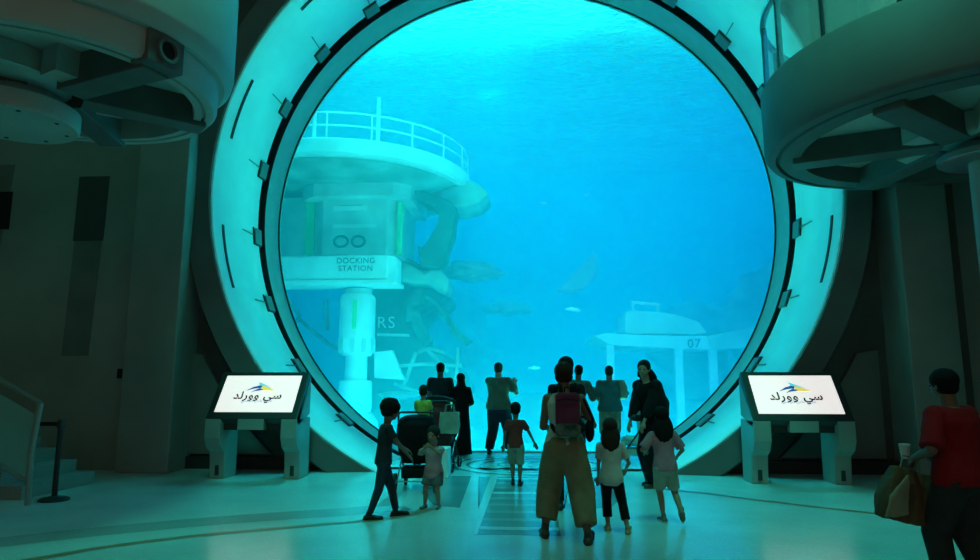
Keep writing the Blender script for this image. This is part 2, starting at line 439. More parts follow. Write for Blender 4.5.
# left balcony
bl = balcony('round_balcony', 'round two-tier grey balcony hanging above the hall at upper left', -4.82, 6.4,
    [('outer_fascia', [(1.74, 4.86), (1.66, 4.79), (1.5, 4.79), (1.5, 5.0), (1.66, 6.2), (1.72, 6.1), (1.76, 5.9), (1.76, 4.95)], M_concrete),
     ('lower_ring', [(1.60, 4.55), (1.56, 4.5), (1.48, 4.5), (1.47, 4.54), (1.45, 4.54), (1.44, 4.5), (1.36, 4.5), (1.34, 4.62), (1.34, 4.8), (1.60, 4.8)], M_concrete)],
    4.5, 1.4, None, None, 4.78, 1.45)
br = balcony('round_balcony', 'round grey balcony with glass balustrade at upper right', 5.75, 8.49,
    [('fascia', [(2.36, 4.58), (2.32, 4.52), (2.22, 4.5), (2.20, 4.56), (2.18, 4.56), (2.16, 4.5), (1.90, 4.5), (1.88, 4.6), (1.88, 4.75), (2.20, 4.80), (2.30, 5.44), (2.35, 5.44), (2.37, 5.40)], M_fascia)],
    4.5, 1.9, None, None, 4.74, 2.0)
def fix_ring(o): pass
def beam_set(t, c, z0, z1, rad, angles, w, m):
    for i, a in enumerate(angles):
        rot = Matrix.Translation((c[0], c[1], 0)) @ Matrix.Rotation(R(a), 4, 'Z')
        b = MB().box((0.25, -w / 2, z0), (rad, w / 2, z1), rot)
        b.build('radial_beam', m, t, bevel=0.01)
beam_set(bl, (-4.82, 6.4), 4.44, 4.78, 1.5, (-20, 42, 102, 162, 222), 0.30, M_beam)
beam_set(br, (5.75, 8.49), 4.42, 4.74, 2.0, (218, 158, 98, 38, -22, 278), 0.34, M_beam)
# hubs under the balconies
c = (-4.82, 6.4, 0)
c = (-5.28, 6.42, 0)
MB().lathe([(0.0, 4.5), (0.66, 4.5), (0.72, 4.55), (0.72, 4.77), (0.0, 4.77)], (-5.38, 6.2, 0), 48).build('upper_hub', M_concrete, bl, smooth=True)
b = MB().lathe([(0.0, 4.17), (0.60, 4.17), (0.62, 4.2), (0.62, 4.36), (0.55, 4.40), (0.45, 4.5), (0, 4.5)], c, 48); hb = b.build('hub_disc', M_concrete, bl, smooth=True)
for a in range(8):
    x, y = c[0] + 0.5 * math.cos(a * PI / 4), c[1] + 0.5 * math.sin(a * PI / 4)
    MB().lathe([(0, 4.165), (0.022, 4.165), (0.022, 4.18), (0, 4.18)], (x, y, 0), 10).build('bolt', M_black, hb)
for a in (35, 95, 155, -25):
    rot = Matrix.Translation((c[0], c[1], 0)) @ Matrix.Rotation(R(a), 4, 'Z')
    MB().prism([(0.75, 4.5), (1.02, 4.5), (1.02, 4.78), (0.75, 4.78)], -0.14, 0.14, 'y', rot).build('gusset', M_soffit, bl)
# round socket on the lower ring of the left balcony
c = (-4.82, 6.4, 0)
p = at(168, 48, 5.3); a = math.atan2(p.y - 6.4, p.x + 4.82)
rot = Matrix.Translation((c[0], c[1], 0)) @ Matrix.Rotation(R(-20), 4, 'Z')
MB().box((1.40, -0.2, 4.47), (1.64, 0.2, 4.80), rot).build('socket_block', M_beam, bl, bevel=0.01)
rx = rot @ Matrix.Translation((1.64, 0.0, 4.635))
b = MB()
for r0, r1, d in ((0.12, 0.09, 0.04),):
    ring = []
    for k in range(28):
        q = 2 * PI * k / 28
        ring.append([rx @ Vector((x, r * math.cos(q), r * math.sin(q))) for r, x in ((r0, -0.01), (r0, d), (r1, d), (r1, -0.01))])
    ring.append(ring[0]); b.loft(ring, cap=False)
b.build('socket_ring', M_beam, bl, smooth=True)
b = MB(); ring = []
for k in range(24):
    q = 2 * PI * k / 24
    ring.append(rx @ Vector((0.006, 0.085 * math.cos(q), 0.085 * math.sin(q))))
b.add(ring, [tuple(range(24))]).build('socket_hole', M_black, bl)
# right hub and its column
c = (5.95, 8.49, 0)
MB().lathe([(0, 4.44), (0.55, 4.44), (0.6, 4.5), (0.6, 4.72), (0, 4.72)], c, 48).build('upper_hub', M_concrete, br, smooth=True)
MB().lathe([(0, 4.20), (0.46, 4.20), (0.5, 4.23), (0.5, 4.30), (0.3, 4.44), (0, 4.44)], c, 48).build('hub_disc', M_steel, br, smooth=True)
for a in (188, 248, 128):
    rot = Matrix.Translation((c[0], c[1], 0)) @ Matrix.Rotation(R(a), 4, 'Z')
    MB().prism([(0.6, 4.46), (0.95, 4.46), (0.95, 4.74), (0.6, 4.74)], -0.16, 0.16, 'y', rot).build('gusset', M_soffit, br)
MB().lathe([(0.0, 0.0), (0.17, 0.0), (0.17, 4.2), (0.0, 4.2)], c, 32).build('column', M_wall, br, smooth=True)
MB().lathe([(0, 4.735), (0.06, 4.735), (0.06, 4.72), (0, 4.72)], (4.35, 9.1, 0), 20).build('downlight', M_steel, br)
# glass balustrade and posts on the right balcony
mgl = mat('balustrade_glass', (0.75, 0.95, 0.92), 0.04, trans=0.0, alpha=0.25, spec=1.0)
c = (5.75, 8.49, 0)
for k in range(12):
    a0 = R(95 + k * 22); a1 = R(95 + (k + 1) * 22 - 1.5)
    rings = []
    for q in range(7):
        a = a0 + (a1 - a0) * q / 6
        rings.append([Vector((c[0] + r * math.cos(a), c[1] + r * math.sin(a), z)) for r, z in ((2.28, 5.40), (2.30, 5.40), (2.30, 6.5), (2.28, 6.5))])
    MB().loft(rings).build('glass_panel', mgl, br, smooth=False)
    x, y = c[0] + 2.27 * math.cos(a0), c[1] + 2.27 * math.sin(a0)
    MB().box((x - 0.03, y - 0.03, 5.3), (x + 0.03, y + 0.03, 6.5)).build('baluster', M_dark, br)
MB().lathe([(2.24, 6.5), (2.32, 6.5), (2.32, 6.55), (2.24, 6.55)], c, 72, close_prof=True).build('handrail', M_steel, br, smooth=True)
MB().lathe([(0.0, 5.0), (2.1, 5.0), (2.1, 5.1), (0, 5.1)], c, 48).build('deck', M_beam, br)
MB().lathe([(0.0, 5.2), (1.6, 5.2), (1.6, 5.3), (0, 5.3)], (-4.82, 6.4, 0), 48).build('deck', M_beam, bl)

# ---- stair with glass rail at lower left
st = thing('stair_railing', 'glass stair railing with pale metal frame beside the black barrier post', 'railing', (-5.82, 7.89, 0))
M_rail = mat('rail_metal', (0.33, 0.36, 0.34), 0.4, metal=0.3)
mgs = mat('stair_glass', (0.35, 0.6, 0.52), 0.08, alpha=0.45, spec=0.6)
A0 = Vector((-5.82, 7.89, 0)); DX = Vector((-1.0, 0.12, 0)).normalized()
def rp(t, z): return A0 + DX * t + Vector((0, 0, z))
MB().tube([rp(0, 0), rp(0.02, 0.62), rp(-0.04, 1.2)], 0.035, 10).build('post', M_rail, st, smooth=True)
MB().tube([rp(-0.04, 1.2), rp(1.8, 2.05)], 0.03, 10).build('top_rail', M_rail, st, smooth=True)
MB().tube([rp(0.0, 0.25), rp(1.8, 1.05)], 0.02, 8).build('bottom_rail', M_rail, st, smooth=True)
q = [rp(0.03, 0.3), rp(0.0, 1.05), rp(1.8, 1.88), rp(1.8, 1.1)]
nrm = Vector((0.12, 1, 0)).normalized() * 0.012
MB().add(q + [v + nrm for v in q], [(0, 1, 2, 3), (7, 6, 5, 4), (0, 4, 5, 1), (1, 5, 6, 2), (2, 6, 7, 3), (3, 7, 4, 0)]).build('glass_panel', mgs, st)
MB().tube([rp(1.75, 0.6), rp(1.75, 2.03)], 0.03, 10).build('post', M_rail, st, smooth=True)
sp = thing('staircase', 'pale steps rising to the left behind the glass stair railing', 'stairs', (-6.3, 8.4, 0))
b = MB()
for k in range(6):
    b = MB(); x1 = -6.15 - 0.29 * k
    b.box((x1 - 0.29 if k < 5 else x1 - 1.2, 8.2, 0), (x1, 9.6, 0.165 * (k + 1))); b.build('step', M_wall, sp, bevel=0.006)
# ---- barrier post
sx, sy = -5.72, 8.2
bp = thing('barrier_post', 'black retractable belt barrier post on the floor by the stair railing', 'barrier', (sx, sy, 0))
MB().lathe([(0, 0), (0.17, 0), (0.175, 0.015), (0.15, 0.035), (0.05, 0.055), (0, 0.06)], (sx, sy, 0), 32).build('base', M_dark, bp, smooth=True)
MB().lathe([(0, 0.04), (0.032, 0.04), (0.032, 0.93), (0, 0.93)], (sx, sy, 0), 20).build('pole', M_dark, bp, smooth=True)
MB().lathe([(0, 0.88), (0.042, 0.88), (0.042, 0.97), (0.03, 0.985), (0, 0.985)], (sx, sy, 0), 20).build('head', M_dark, bp, smooth=True)
MB().box((sx - 0.36, sy - 0.005, 0.905), (sx - 0.03, sy + 0.005, 0.955)).build('belt', M_black, bp)
MB().box((-6.74, 10.84, 1.5), (-6.64, 10.9, 1.66)).build('wall_switch', M_black, bevel=0.006)
tag(bpy.data.objects['wall_switch'], 'small black box on the wall left of the pale pillar', 'switch')
# ================================================================== aquarium
SIG = 0.12
def vol_mat(name, dens, col, acol):
    m = bpy.data.materials.new(name); m.use_nodes = True; nt = m.node_tree; nt.nodes.clear()
    o = nt.nodes.new('ShaderNodeOutputMaterial'); s = nt.nodes.new('ShaderNodeVolumeScatter'); a = nt.nodes.new('ShaderNodeVolumeAbsorption'); ad = nt.nodes.new('ShaderNodeAddShader')
    s.inputs['Color'].default_value = (*col, 1); s.inputs['Density'].default_value = dens; s.inputs['Anisotropy'].default_value = 0.3
    a.inputs['Color'].default_value = (*acol, 1); a.inputs['Density'].default_value = 0.02
    nt.links.new(s.outputs[0], ad.inputs[0]); nt.links.new(a.outputs[0], ad.inputs[1]); nt.links.new(ad.outputs[0], o.inputs['Volume'])
    return m
mv = vol_mat('water', SIG, (0.04, 0.80, 1.0), (0.0, 0.7, 0.95))
TX, TY0, TY1, TZ0, TZ1 = 20, 14.26, 46, -2.0, 10.2
wt = MB().box((-TX, TY0, TZ0), (TX, TY1, TZ1)).build('aquarium_water', mv)
tag(wt, 'hazy blue water filling the huge tank behind the round glass', 'water', kind='stuff')
M_tank = mat('tank_wall', (0.12, 0.35, 0.45), 0.9, var=0.25, vscale=0.25)
M_sand = mat('tank_sand', (0.5, 0.55, 0.5), 0.95, var=0.15, vscale=0.6, bump=0.5, bscale=3)
for nm, lo, hi in (('wall_tank_back', (-TX, TY1 + .05, TZ0), (TX, TY1 + 0.5, 16)), ('wall_tank_left', (-TX - .5, TY0, TZ0), (-TX - .05, TY1, 16)), ('wall_tank_right', (TX + .05, TY0, TZ0), (TX + .5, TY1, 16))):
    o = MB().box(lo, hi).build(nm, M_tank); struct(o, 'blue grey wall of the tank')
M_wd = M_dark
o = holed_wall(14.21, 14.25, RT + 0.02, -TX, TX, -2.0, 16).build('wall_tank_front', M_tank); struct(o, 'tank front wall around the pane')
# water surface with ripples
mw = bpy.data.materials.new('water_surface'); mw.use_nodes = True; nt = mw.node_tree; nt.nodes.clear()
o_ = nt.nodes.new('ShaderNodeOutputMaterial'); tr = nt.nodes.new('ShaderNodeBsdfTransparent'); gl = nt.nodes.new('ShaderNodeBsdfGlossy'); mx = nt.nodes.new('ShaderNodeMixShader')
tl = nt.nodes.new('ShaderNodeBsdfTranslucent'); tl.inputs['Color'].default_value = (0.5, 0.95, 1, 1); mx2 = nt.nodes.new('ShaderNodeMixShader'); mx2.inputs[0].default_value = 0.35
gl.inputs['Roughness'].default_value = 0.08; gl.inputs['Color'].default_value = (0.8, 1, 1, 1)
fr = nt.nodes.new('ShaderNodeFresnel'); fr.inputs['IOR'].default_value = 1.33
tc = nt.nodes.new('ShaderNodeTexCoord'); n1 = nt.nodes.new('ShaderNodeTexNoise'); n1.inputs['Scale'].default_value = 3.2; n1.inputs['Detail'].default_value = 6; n1.inputs['Distortion'].default_value = 1.0
mp = nt.nodes.new('ShaderNodeMapping'); mp.inputs['Scale'].default_value = (1.0, 2.0, 1)
bp_ = nt.nodes.new('ShaderNodeBump'); bp_.inputs['Strength'].default_value = 1.0; bp_.inputs['Distance'].default_value = 0.22
L = nt.links
L.new(tc.outputs['Object'], mp.inputs[0]); L.new(mp.outputs[0], n1.inputs['Vector']); L.new(n1.outputs['Fac'], bp_.inputs['Height'])
for k in (gl, fr, tl): L.new(bp_.outputs[0], k.inputs['Normal'])
L.new(tr.outputs[0], mx2.inputs[1]); L.new(tl.outputs[0], mx2.inputs[2])
L.new(fr.outputs[0], mx.inputs[0]); L.new(mx2.outputs[0], mx.inputs[1]); L.new(gl.outputs[0], mx.inputs[2]); L.new(mx.outputs[0], o_.inputs[0])
b = MB(); nx, ny = 60, 60; vs = []; fs = []
for j in range(ny + 1):
    for i in range(nx + 1):
        x = -TX + 2 * TX * i / nx; y = TY0 + (TY1 - TY0) * (j / ny)
        vs.append((x, y, TZ1 + 0.15 + 0.06 * math.sin(x * 1.7 + y) + 0.05 * math.sin(y * 2.3)))
for j in range(ny):
    for i in range(nx):
        a = j * (nx + 1) + i; fs.append((a, a + 1, a + nx + 2, a + nx + 1))
ws = b.add(vs, fs).build('water_surface', mw, smooth=True)
tag(ws, 'rippled water surface seen from below at the top of the tank', 'water', kind='stuff')
# sea bed
b = MB(); vs = []; fs = []
for j in range(41):
    for i in range(61):
        x = -TX + 2 * TX * i / 60; y = TY0 + 0.02 + (TY1 - TY0) * j / 40
        vs.append((x, y, -1.2 + 0.35 * noise.noise(Vector((x * .35, y * .35, 0))) + 0.02 * (y - 14)))
for j in range(40):
    for i in range(60):
        a = j * 61 + i; fs.append((a, a + 1, a + 62, a + 61))
sb = b.add(vs, fs).build('floor_tank_bed', M_sand, smooth=True); struct(sb, 'sandy bed of the tank')
# ================================================================== things in the tank
M_hull = mat('station_white', (0.88, 0.93, 0.9), 0.6, var=0.12, vscale=1.5)
M_hull2 = mat('station_grey', (0.62, 0.72, 0.70), 0.7, var=0.15, vscale=1.5)
M_green = mat('green_stripe', (0.15, 0.75, 0.25), 0.6)
M_wreck = mat('wreck_dark', (0.035, 0.07, 0.055), 0.85, vscale=1.0, col2=(0.09, 0.16, 0.13))
M_wreck2 = mat('wreck_plate', (0.30, 0.42, 0.38), 0.8, var=0.3, vscale=1.2)
M_rock = mat('reef_rock', (0.20, 0.32, 0.30), 0.95, vscale=0.9, col2=(0.5, 0.62, 0.55), bump=0.6, bscale=4)
M_mark = mat('marking_grey', (0.06, 0.14, 0.16), 0.7)
M_markw = mat('marking_pale', (0.75, 0.9, 0.9), 0.7)

def text_mesh(txt, size, m4, material, parent, name='lettering', align='CENTER', ext=0.004, bold=0.0, spacing=1.0):
    cu = bpy.data.curves.new(name, 'FONT'); cu.body = txt; cu.size = size; cu.extrude = ext; cu.offset = bold
    cu.align_x = align; cu.align_y = 'CENTER'; cu.space_character = spacing
    tmp = bpy.data.objects.new(name + '_tmp', cu); C.objects.link(tmp)
    dg = bpy.context.evaluated_depsgraph_get(); dg.update()
    me = bpy.data.meshes.new_from_object(tmp.evaluated_get(dg))
    bpy.data.objects.remove(tmp)
    inv = world_of(parent).inverted()
    me.transform(inv @ m4); me.materials.clear(); me.materials.append(material)
    o = bpy.data.objects.new(name, me); C.objects.link(o)
    if parent: o.parent = parent; MW[o.name] = world_of(parent).copy()
    return o
FR = Matrix.Rotation(PI / 2, 4, 'X')     # lies in the XZ plane, facing the viewer

# docking station
ds = thing('docking_station', 'tall white sunken docking station with a railed round deck on the left of the tank', 'underwater station', (-5.46, 19.96, -1.2))
dc = (-5.46, 19.96, 0)
MB().lathe([(3.4, 7.26), (3.72, 7.24), (3.78, 7.3), (3.78, 7.66), (3.72, 7.70), (0, 7.70), (0, 7.3), (3.4, 7.3)], dc, 72).build('deck', M_hull, ds, smooth=True)
MB().lathe([(0, 7.0), (2.6, 7.0), (3.5, 7.24), (0, 7.28)], dc, 64).build('deck_underside', M_wreck2, ds)
for z in (8.05, 8.4):
    MB().tube([(dc[0] + 3.7 * math.cos(a * PI / 36), dc[1] + 3.7 * math.sin(a * PI / 36), z) for a in range(73)], 0.022, 6).build('rail', M_hull, ds)
for k in range(20):
    a = k * 2 * PI / 20 + 0.1
    MB().tube([(dc[0] + 3.7 * math.cos(a), dc[1] + 3.7 * math.sin(a), 7.7), (dc[0] + 3.7 * math.cos(a), dc[1] + 3.7 * math.sin(a), 8.4)], 0.02, 6).build('rail_post', M_hull, ds)
for px in (314, 378):
    p = at(px, 135, 18.2)
    MB().tube([(p.x, p.y, 7.7), (p.x, p.y, 9.6)], 0.06, 8).build('mast', M_hull, ds)
# body: octagonal column
def poly_col(cx, cy, w, d, ch):
    return [(cx - w, cy - d + ch), (cx - w + ch, cy - d), (cx + w - ch, cy - d), (cx + w, cy - d + ch), (cx + w, cy + d), (cx - w, cy + d)]
bx, by = -4.83, 19.6
MB().prism(poly_col(bx, by, 1.28, 1.3, 0.35), 4.95, 6.75, 'z').build('column_body', M_hull2, ds, bevel=0.03)
MB().prism(poly_col(bx, by, 1.6, 1.6, 0.45), 6.6, 7.2, 'z').build('column_collar', M_hull2, ds, bevel=0.03)
MB().prism(poly_col(-6.6, 19.9, 0.75, 1.2, 0.2), 4.95, 6.8, 'z').build('side_module', M_hull2, ds, bevel=0.03)
MB().box((-6.35, 18.55, 5.0), (-6.1, 18.72, 6.9)).build('green_strip', M_green, ds)
MB().box((-3.62, 18.4, 5.0), (-3.5, 18.6, 6.5)).build('green_strip', M_green, ds)
yb = by - 1.3
MB().box((-5.45, yb - 0.04, 6.25), (-4.5, yb, 6.4)).box((-5.45, yb - 0.05, 5.75), (-4.2, yb, 5.85)).build('trim_bar', M_hull, ds)
MB().box((-5.3, yb - 0.02, 6.25), (-4.6, yb - 0.0, 6.42)).build('vent', M_mark, ds)
for k, cx_ in enumerate((-5.2, -4.72)):
    r = 0.17
    pts = [(cx_ + r * 1.2 * math.cos(q * PI / 8) * (0.8 if k and math.cos(q * PI / 8) < 0 else 1), yb - 0.03, 5.36 + r * 0.9 * math.sin(q * PI / 8)) for q in range(17)]
    MB().tube(pts, 0.035, 6).build('porthole_ring', M_mark, ds)
# wide lower box
MB().prism([(-7.6, 17.7), (-3.72, 17.7), (-3.52, 18.0), (-3.52, 18.7), (-7.6, 18.7)], 4.16, 4.85, 'z').build('lower_deck', M_hull, ds, bevel=0.05)
MB().prism([(-7.6, 17.66), (-3.45, 17.66), (-3.45, 18.75), (-7.6, 18.75)], 4.04, 4.16, 'z').build('lower_deck_lip', M_hull, ds, bevel=0.02)
text_mesh('DOCKING\nSTATION', 0.215, Matrix.Translation((-4.6, 17.69, 4.58)) @ FR, M_mark, ds, spacing=1.1)
# piston leg
pc = (-4.72, 18.5, 0)
def seg(nm, m, prof): MB().lathe(prof, pc, 40).build(nm, m, ds, smooth=True)
seg('piston_neck', M_hull2, [(0, 3.8), (0.38, 3.8), (0.38, 4.0), (0, 4.0)])
seg('piston_barrel', M_hull, [(0, 2.62), (0.5, 2.62), (0.5, 3.74), (0.44, 3.84), (0, 3.84)])
seg('piston_collar', M_hull, [(0, 2.12), (0.4, 2.12), (0.5, 2.3), (0.5, 2.62), (0, 2.62)])
seg('piston_rod', M_hull, [(0, 1.4), (0.31, 1.4), (0.31, 2.14), (0, 2.14)])
seg('piston_foot', M_hull, [(0, 0.55), (0.43, 0.55), (0.46, 0.62), (0.46, 1.36), (0.42, 1.44), (0, 1.44)])
seg('piston_base', M_hull2, [(0, -1.2), (0.75, -1.2), (0.65, 0.3), (0.5, 0.55), (0, 0.55)])
MB().box((-4.73, 17.97, 2.85), (-4.62, 18.03, 3.65)).build('green_strip', M_green, ds)
for k in range(10):
    a = 2 * PI * k / 10
    MB().box((-0.06, -0.03, 2.2), (0.06, 0.03, 2.6), Matrix.Translation((pc[0], pc[1], 0)) @ Matrix.Rotation(a, 4, 'Z') @ Matrix.Translation((0, 0.49, 0))).build('collar_rib', M_hull2, ds)

def rough_tube(pts, rs, seed, amp=0.18, n=14, freq=1.2):
    b = MB(); b.tube(pts, rs, n)
    for v in b.v:
        v += Vector(noise.noise_vector(v * freq + Vector((seed, 0, 0)))) * amp
    return b
def interp(pts, k=5):
    out = []
    P = [Vector(p) for p in pts]
    for i in range(len(P) - 1):
        p0 = P[max(i - 1, 0)]; p1 = P[i]; p2 = P[i + 1]; p3 = P[min(i + 2, len(P) - 1)]
        for q in range(k):
            t = q / k; out.append(0.5 * ((2 * p1) + (p2 - p0) * t + (2 * p0 - 5 * p1 + 4 * p2 - p3) * t * t + (3 * p1 - p0 - 3 * p2 + p3) * t ** 3))
    out.append(P[-1]); return out
# broken hull: overhead canopy plate, curved strut, dark fuselage with RS
wk = thing('sunken_wreck', 'broken dark hull with a hooked strut and pale RS lettering behind the docking station', 'shipwreck', (-3, 22.5, -1.2))
Yw = 18.9
def W(px, py, dy=0): return at(px, py, Yw + dy)
b = MB()
sil = [(398, 176), (430, 176), (466, 176), (480, 181), (488, 190), (478, 199), (462, 204), (452, 203), (436, 196), (415, 188), (400, 181)]
pf = [W(x, y) for x, y in sil]; b.prism([(p.x, p.z) for p in pf], Yw + 0.4, Yw + 2.0, 'y')
b.build('canopy_plate', M_wreck2, wk, bevel=0.08)
def jag(nm, m, sil, y0, y1, bev=0.05):
    b = MB(); b.prism([(at(x, y, y0).x, at(x, y, y0).z) for x, y in sil], y0, y1, 'y'); return b.build(nm, m, wk, bevel=bev)
jag('hooked_strut', M_wreck, [(400, 181), (410, 186), (420, 189), (436, 196), (452, 202), (457, 210), (454, 220), (453, 234), (447, 250), (446, 262), (436, 268), (420, 266), (417, 244), (421, 248), (426, 243), (431, 234), (437, 224), (439, 212), (430, 204), (424, 203), (414, 196), (404, 190)], 18.9, 19.7)
jag('broken_beam', M_wreck2, [(396, 264), (404, 261), (410, 264), (424, 272), (432, 267), (441, 269), (449, 282), (447, 294), (436, 290), (428, 284), (414, 284), (398, 280)], 19.2, 20.3, 0.1)
rough_tube(interp([at(x, y, 19.4) for x, y in ((396, 262), (406, 262), (418, 268), (430, 270))]), 0.10, 8, 0.06).build('loose_pipe', M_wreck, wk, smooth=True)
rough_tube(interp([at(x, y, 19.5) for x, y in ((411, 322), (410, 306), (418, 298), (430, 298), (442, 312), (455, 330), (468, 344))]), [.2] * 6 + [.26] * 8 + [.1] * 17, 9, 0.1).build('bent_pipe', M_wreck, wk, smooth=True)
rough_tube(interp([at(x, y, 19.5) for x, y in ((414, 312), (418, 328), (426, 344))]), 0.18, 11, 0.1).build('bent_pipe', M_wreck, wk, smooth=True)
Yw = 20.0
sil = [(372, 288), (398, 280), (428, 284), (446, 292), (448, 302), (430, 312), (418, 318), (416, 330), (424, 345), (436, 352), (455, 362), (470, 395), (400, 430), (360, 430), (362, 340)]
pf = [W(x, y) for x, y in sil]
b = MB(); b.prism([(p.x, p.z) for p in pf], Yw, Yw + 2.5, 'y'); b.build('fuselage', M_wreck, wk, bevel=0.15)
mtx = Matrix.Translation(W(386, 323, -0.03)) @ FR
text_mesh('RS', 0.5, mtx, M_markw, wk, spacing=1.15)
MB().add([W(377, 333, -0.03), W(410, 334, -0.03), W(410, 337, -0.03), W(377, 336, -0.03)], [(0, 1, 2, 3)]).build('pale_dash_line', M_markw, wk, solid=0.02)
for pts in ([(418, 352), (428, 348), (444, 352)], [(400, 366), (424, 364), (462, 366)], [(416, 352), (404, 385)], [(458, 348), (456, 380)], [(394, 384), (430, 396), (452, 392)], [(426, 348), (448, 372)]):
    MB().tube([W(x, y, -0.6) for x, y in pts], 0.06, 6).build('frame_bar', M_wreck2, wk)
b = MB(); q = [W(374, 352, -1), W(392, 350, -1), W(404, 380, -1), (W(374, 378, -1))]
b.add(q + [v + Vector((0, 0.25, 0)) for v in q], [(0, 1, 2, 3), (7, 6, 5, 4), (0, 4, 5, 1), (1, 5, 6, 2), (2, 6, 7, 3), (3, 7, 4, 0)]).build('white_fin', M_hull, wk, bevel=0.02)
ct = at(402, 394, 20.5)
MB().lathe([(0, -0.2), (0.5, -0.16), (0.86, 0), (0.5, 0.12), (0, 0.16)], ct, 32).build('dish', M_hull2, wk, smooth=True)
for pts in ([(288, 300), (300, 316), (290, 330)], [(300, 320), (330, 345), (345, 352)], [(296, 345), (318, 372)], [(326, 300), (328, 330)]):
    MB().tube([at(x, y, 21.0) for x, y in pts], 0.07, 6).build('loose_strut', M_wreck2, wk)

# raised platform at right with 07 marking
pl = thing('sunken_platform', 'pale sunken platform on posts with a box cabin on top, right of the tank', 'underwater platform', (4.6, 23, -1.2))
Yp = 22
def Q(px, py, dy=0): return at(px, py, Yp + dy)
b = MB(); sil = [(594, 336), (606, 333), (640, 335), (708, 336), (712, 350), (660, 348), (610, 345)]
pf = [Q(x, y) for x, y in sil]; b.prism([(p.x, p.z) for p in pf], Yp, Yp + 4.0, 'y'); b.build('slab', M_hull, pl, bevel=0.04)
a_, d_ = Q(708, 336), Q(712, 350)
b = MB(); q = [a_, a_ + Vector((1.7, 0, 0.35)), d_ + Vector((1.5, 0, 0.1)), d_]; q = [Vector(v) for v in q]
b.add(q + [v + Vector((0, 3.5, 0)) for v in q], [(0, 1, 2, 3), (7, 6, 5, 4), (0, 4, 5, 1), (1, 5, 6, 2), (2, 6, 7, 3), (3, 7, 4, 0)]).build('side_wing', M_hull2, pl, bevel=0.03)
b = MB(); sil = [(625, 334), (625, 312), (632, 310), (660, 312), (676, 314), (700, 322), (708, 334)]
pf = [Q(x, y, .6) for x, y in sil]; b.prism([(p.x, p.z) for p in pf], Yp + .6, Yp + 3.0, 'y'); b.build('cabin', M_hull, pl, bevel=0.06)
MB().tube([Q(631, 302, .7), Q(660, 305, .7)], 0.06, 6).build('roof_rail', M_hull, pl)
for px in (633, 658): MB().tube([Q(px, 303, .7), Q(px, 312, .7)], 0.04, 6).build('roof_rail_post', M_hull, pl)
for px in (610, 678, 712):
    p0 = Q(px, 348, .3); MB().box((p0.x - 0.12, p0.y - .12, -1.2), (p0.x + 0.12, p0.y + .12, p0.z + .1)).build('post', M_hull, pl)
p0 = Q(730, 346, 2.5); MB().box((p0.x - .12, p0.y, -1.2), (p0.x + .12, p0.y + .24, p0.z)).build('post', M_hull2, pl)
text_mesh('07', 0.4, Matrix.Translation(Q(694, 344, -0.06)) @ FR, M_mark, pl, spacing=1.1)

# rocks
def rock(name, label, c, r, seed, group=None, m=M_rock, sub=4, amp=0.45):
    bm = bmesh.new(); bmesh.ops.create_icosphere(bm, subdivisions=sub, radius=1.0)
    for v in bm.verts:
        d = v.co.normalized(); k = Vector((seed, seed * .7, 0))
        f = 1 + amp * noise.fractal(d * 1.4 + k, 0.7, 2.1, 5)
        v.co = Vector((d.x * r[0], d.y * r[1], d.z * r[2])) * f
    me = bpy.data.meshes.new(name); bm.to_mesh(me); bm.free(); me.materials.append(m)
    for p in me.polygons: p.use_smooth = True
    o = bpy.data.objects.new(name, me); C.objects.link(o); o.location = c
    tag(o, label, 'rock', group); return o
rock('reef_rock', 'broad pale reef slope in the haze at far right of the tank', (9.8, 27.5, 2.0), (4.4, 3, 3.3), 1.0)
rock('reef_rock', 'low rock mound behind the platform posts', (6.5, 29, -0.3), (4.5, 3, 1.7), 5.0)
rock('reef_rock', 'low rock mound behind the man photographing the tank', (-0.9, 29, -0.6), (3.6, 2.5, 1.3), 9.0)
rock('reef_rock', 'dark rock heap below the broken hull', (-3.4, 24.5, -0.4), (2.8, 2.0, 1.5), 12.0)
rock('reef_rock', 'rock heap around the foot of the docking station', (-5.4, 18.3, -1.0), (1.9, 1.2, 0.9), 15.0)
rock('reef_rock', 'tall hazy rock wall behind the broken hull', (-4.6, 32, 1.0), (3.6, 3, 4.2), 18.0)
rock('reef_rock', 'small pale rock ledge beside the broken hull', (-0.9, 27, 4.3), (0.9, 0.7, 0.28), 21.0)
rock('reef_rock', 'pale ragged rock ledge just right of the hooked strut', at(470, 272, 23), (1.0, 0.7, 0.32), 25.0)
# pale slanted fragment
b = MB(); q = [at(x, y, 26) for x, y in ((556, 291), (566, 280), (590, 256), (595, 250), (598, 262), (597, 275), (588, 286), (576, 292))]
b.prism([(p.x, p.z) for p in q], 26, 26.5, 'y'); fr_ = b.build('hull_fragment', M_hull2, bevel=0.1)
tag(fr_, 'pale slanted hull fragment drifting faintly in the middle of the tank', 'wreck fragment')
# fish
def fish(c, L_, ang, label):
    c = Vector(c); b = MB(); ring = []; t = thing('fish', label, 'fish', c, ang, 'small fish in the tank')
    for k in range(9):
        s_ = k / 8; w_ = math.sin(PI * min(1, s_ * 0.9 + 0.06)) ** 0.8
        ring.append([Vector(((0.5 - s_) * L_, 0.06 * L_ * w_ * math.cos(a * PI / 5), 0.15 * L_ * w_ * math.sin(a * PI / 5))) for a in range(10)])
    b.loft(ring).build('body', M_hull, t, smooth=True, local=True)
    MB().prism([(-0.42 * L_, 0), (-0.66 * L_, 0.15 * L_), (-0.6 * L_, 0), (-0.66 * L_, -0.15 * L_)], -0.01, 0.01, 'y').build('tail_fin', M_hull, t, local=True)
    MB().prism([(0.12 * L_, 0.12 * L_), (-0.1 * L_, 0.24 * L_), (-0.2 * L_, 0.1 * L_)], -0.008, 0.008, 'y').build('dorsal_fin', M_hull, t, local=True)
fish(at(571, 309, 20), 0.34, R(175), 'small silver fish low in the middle of the tank')
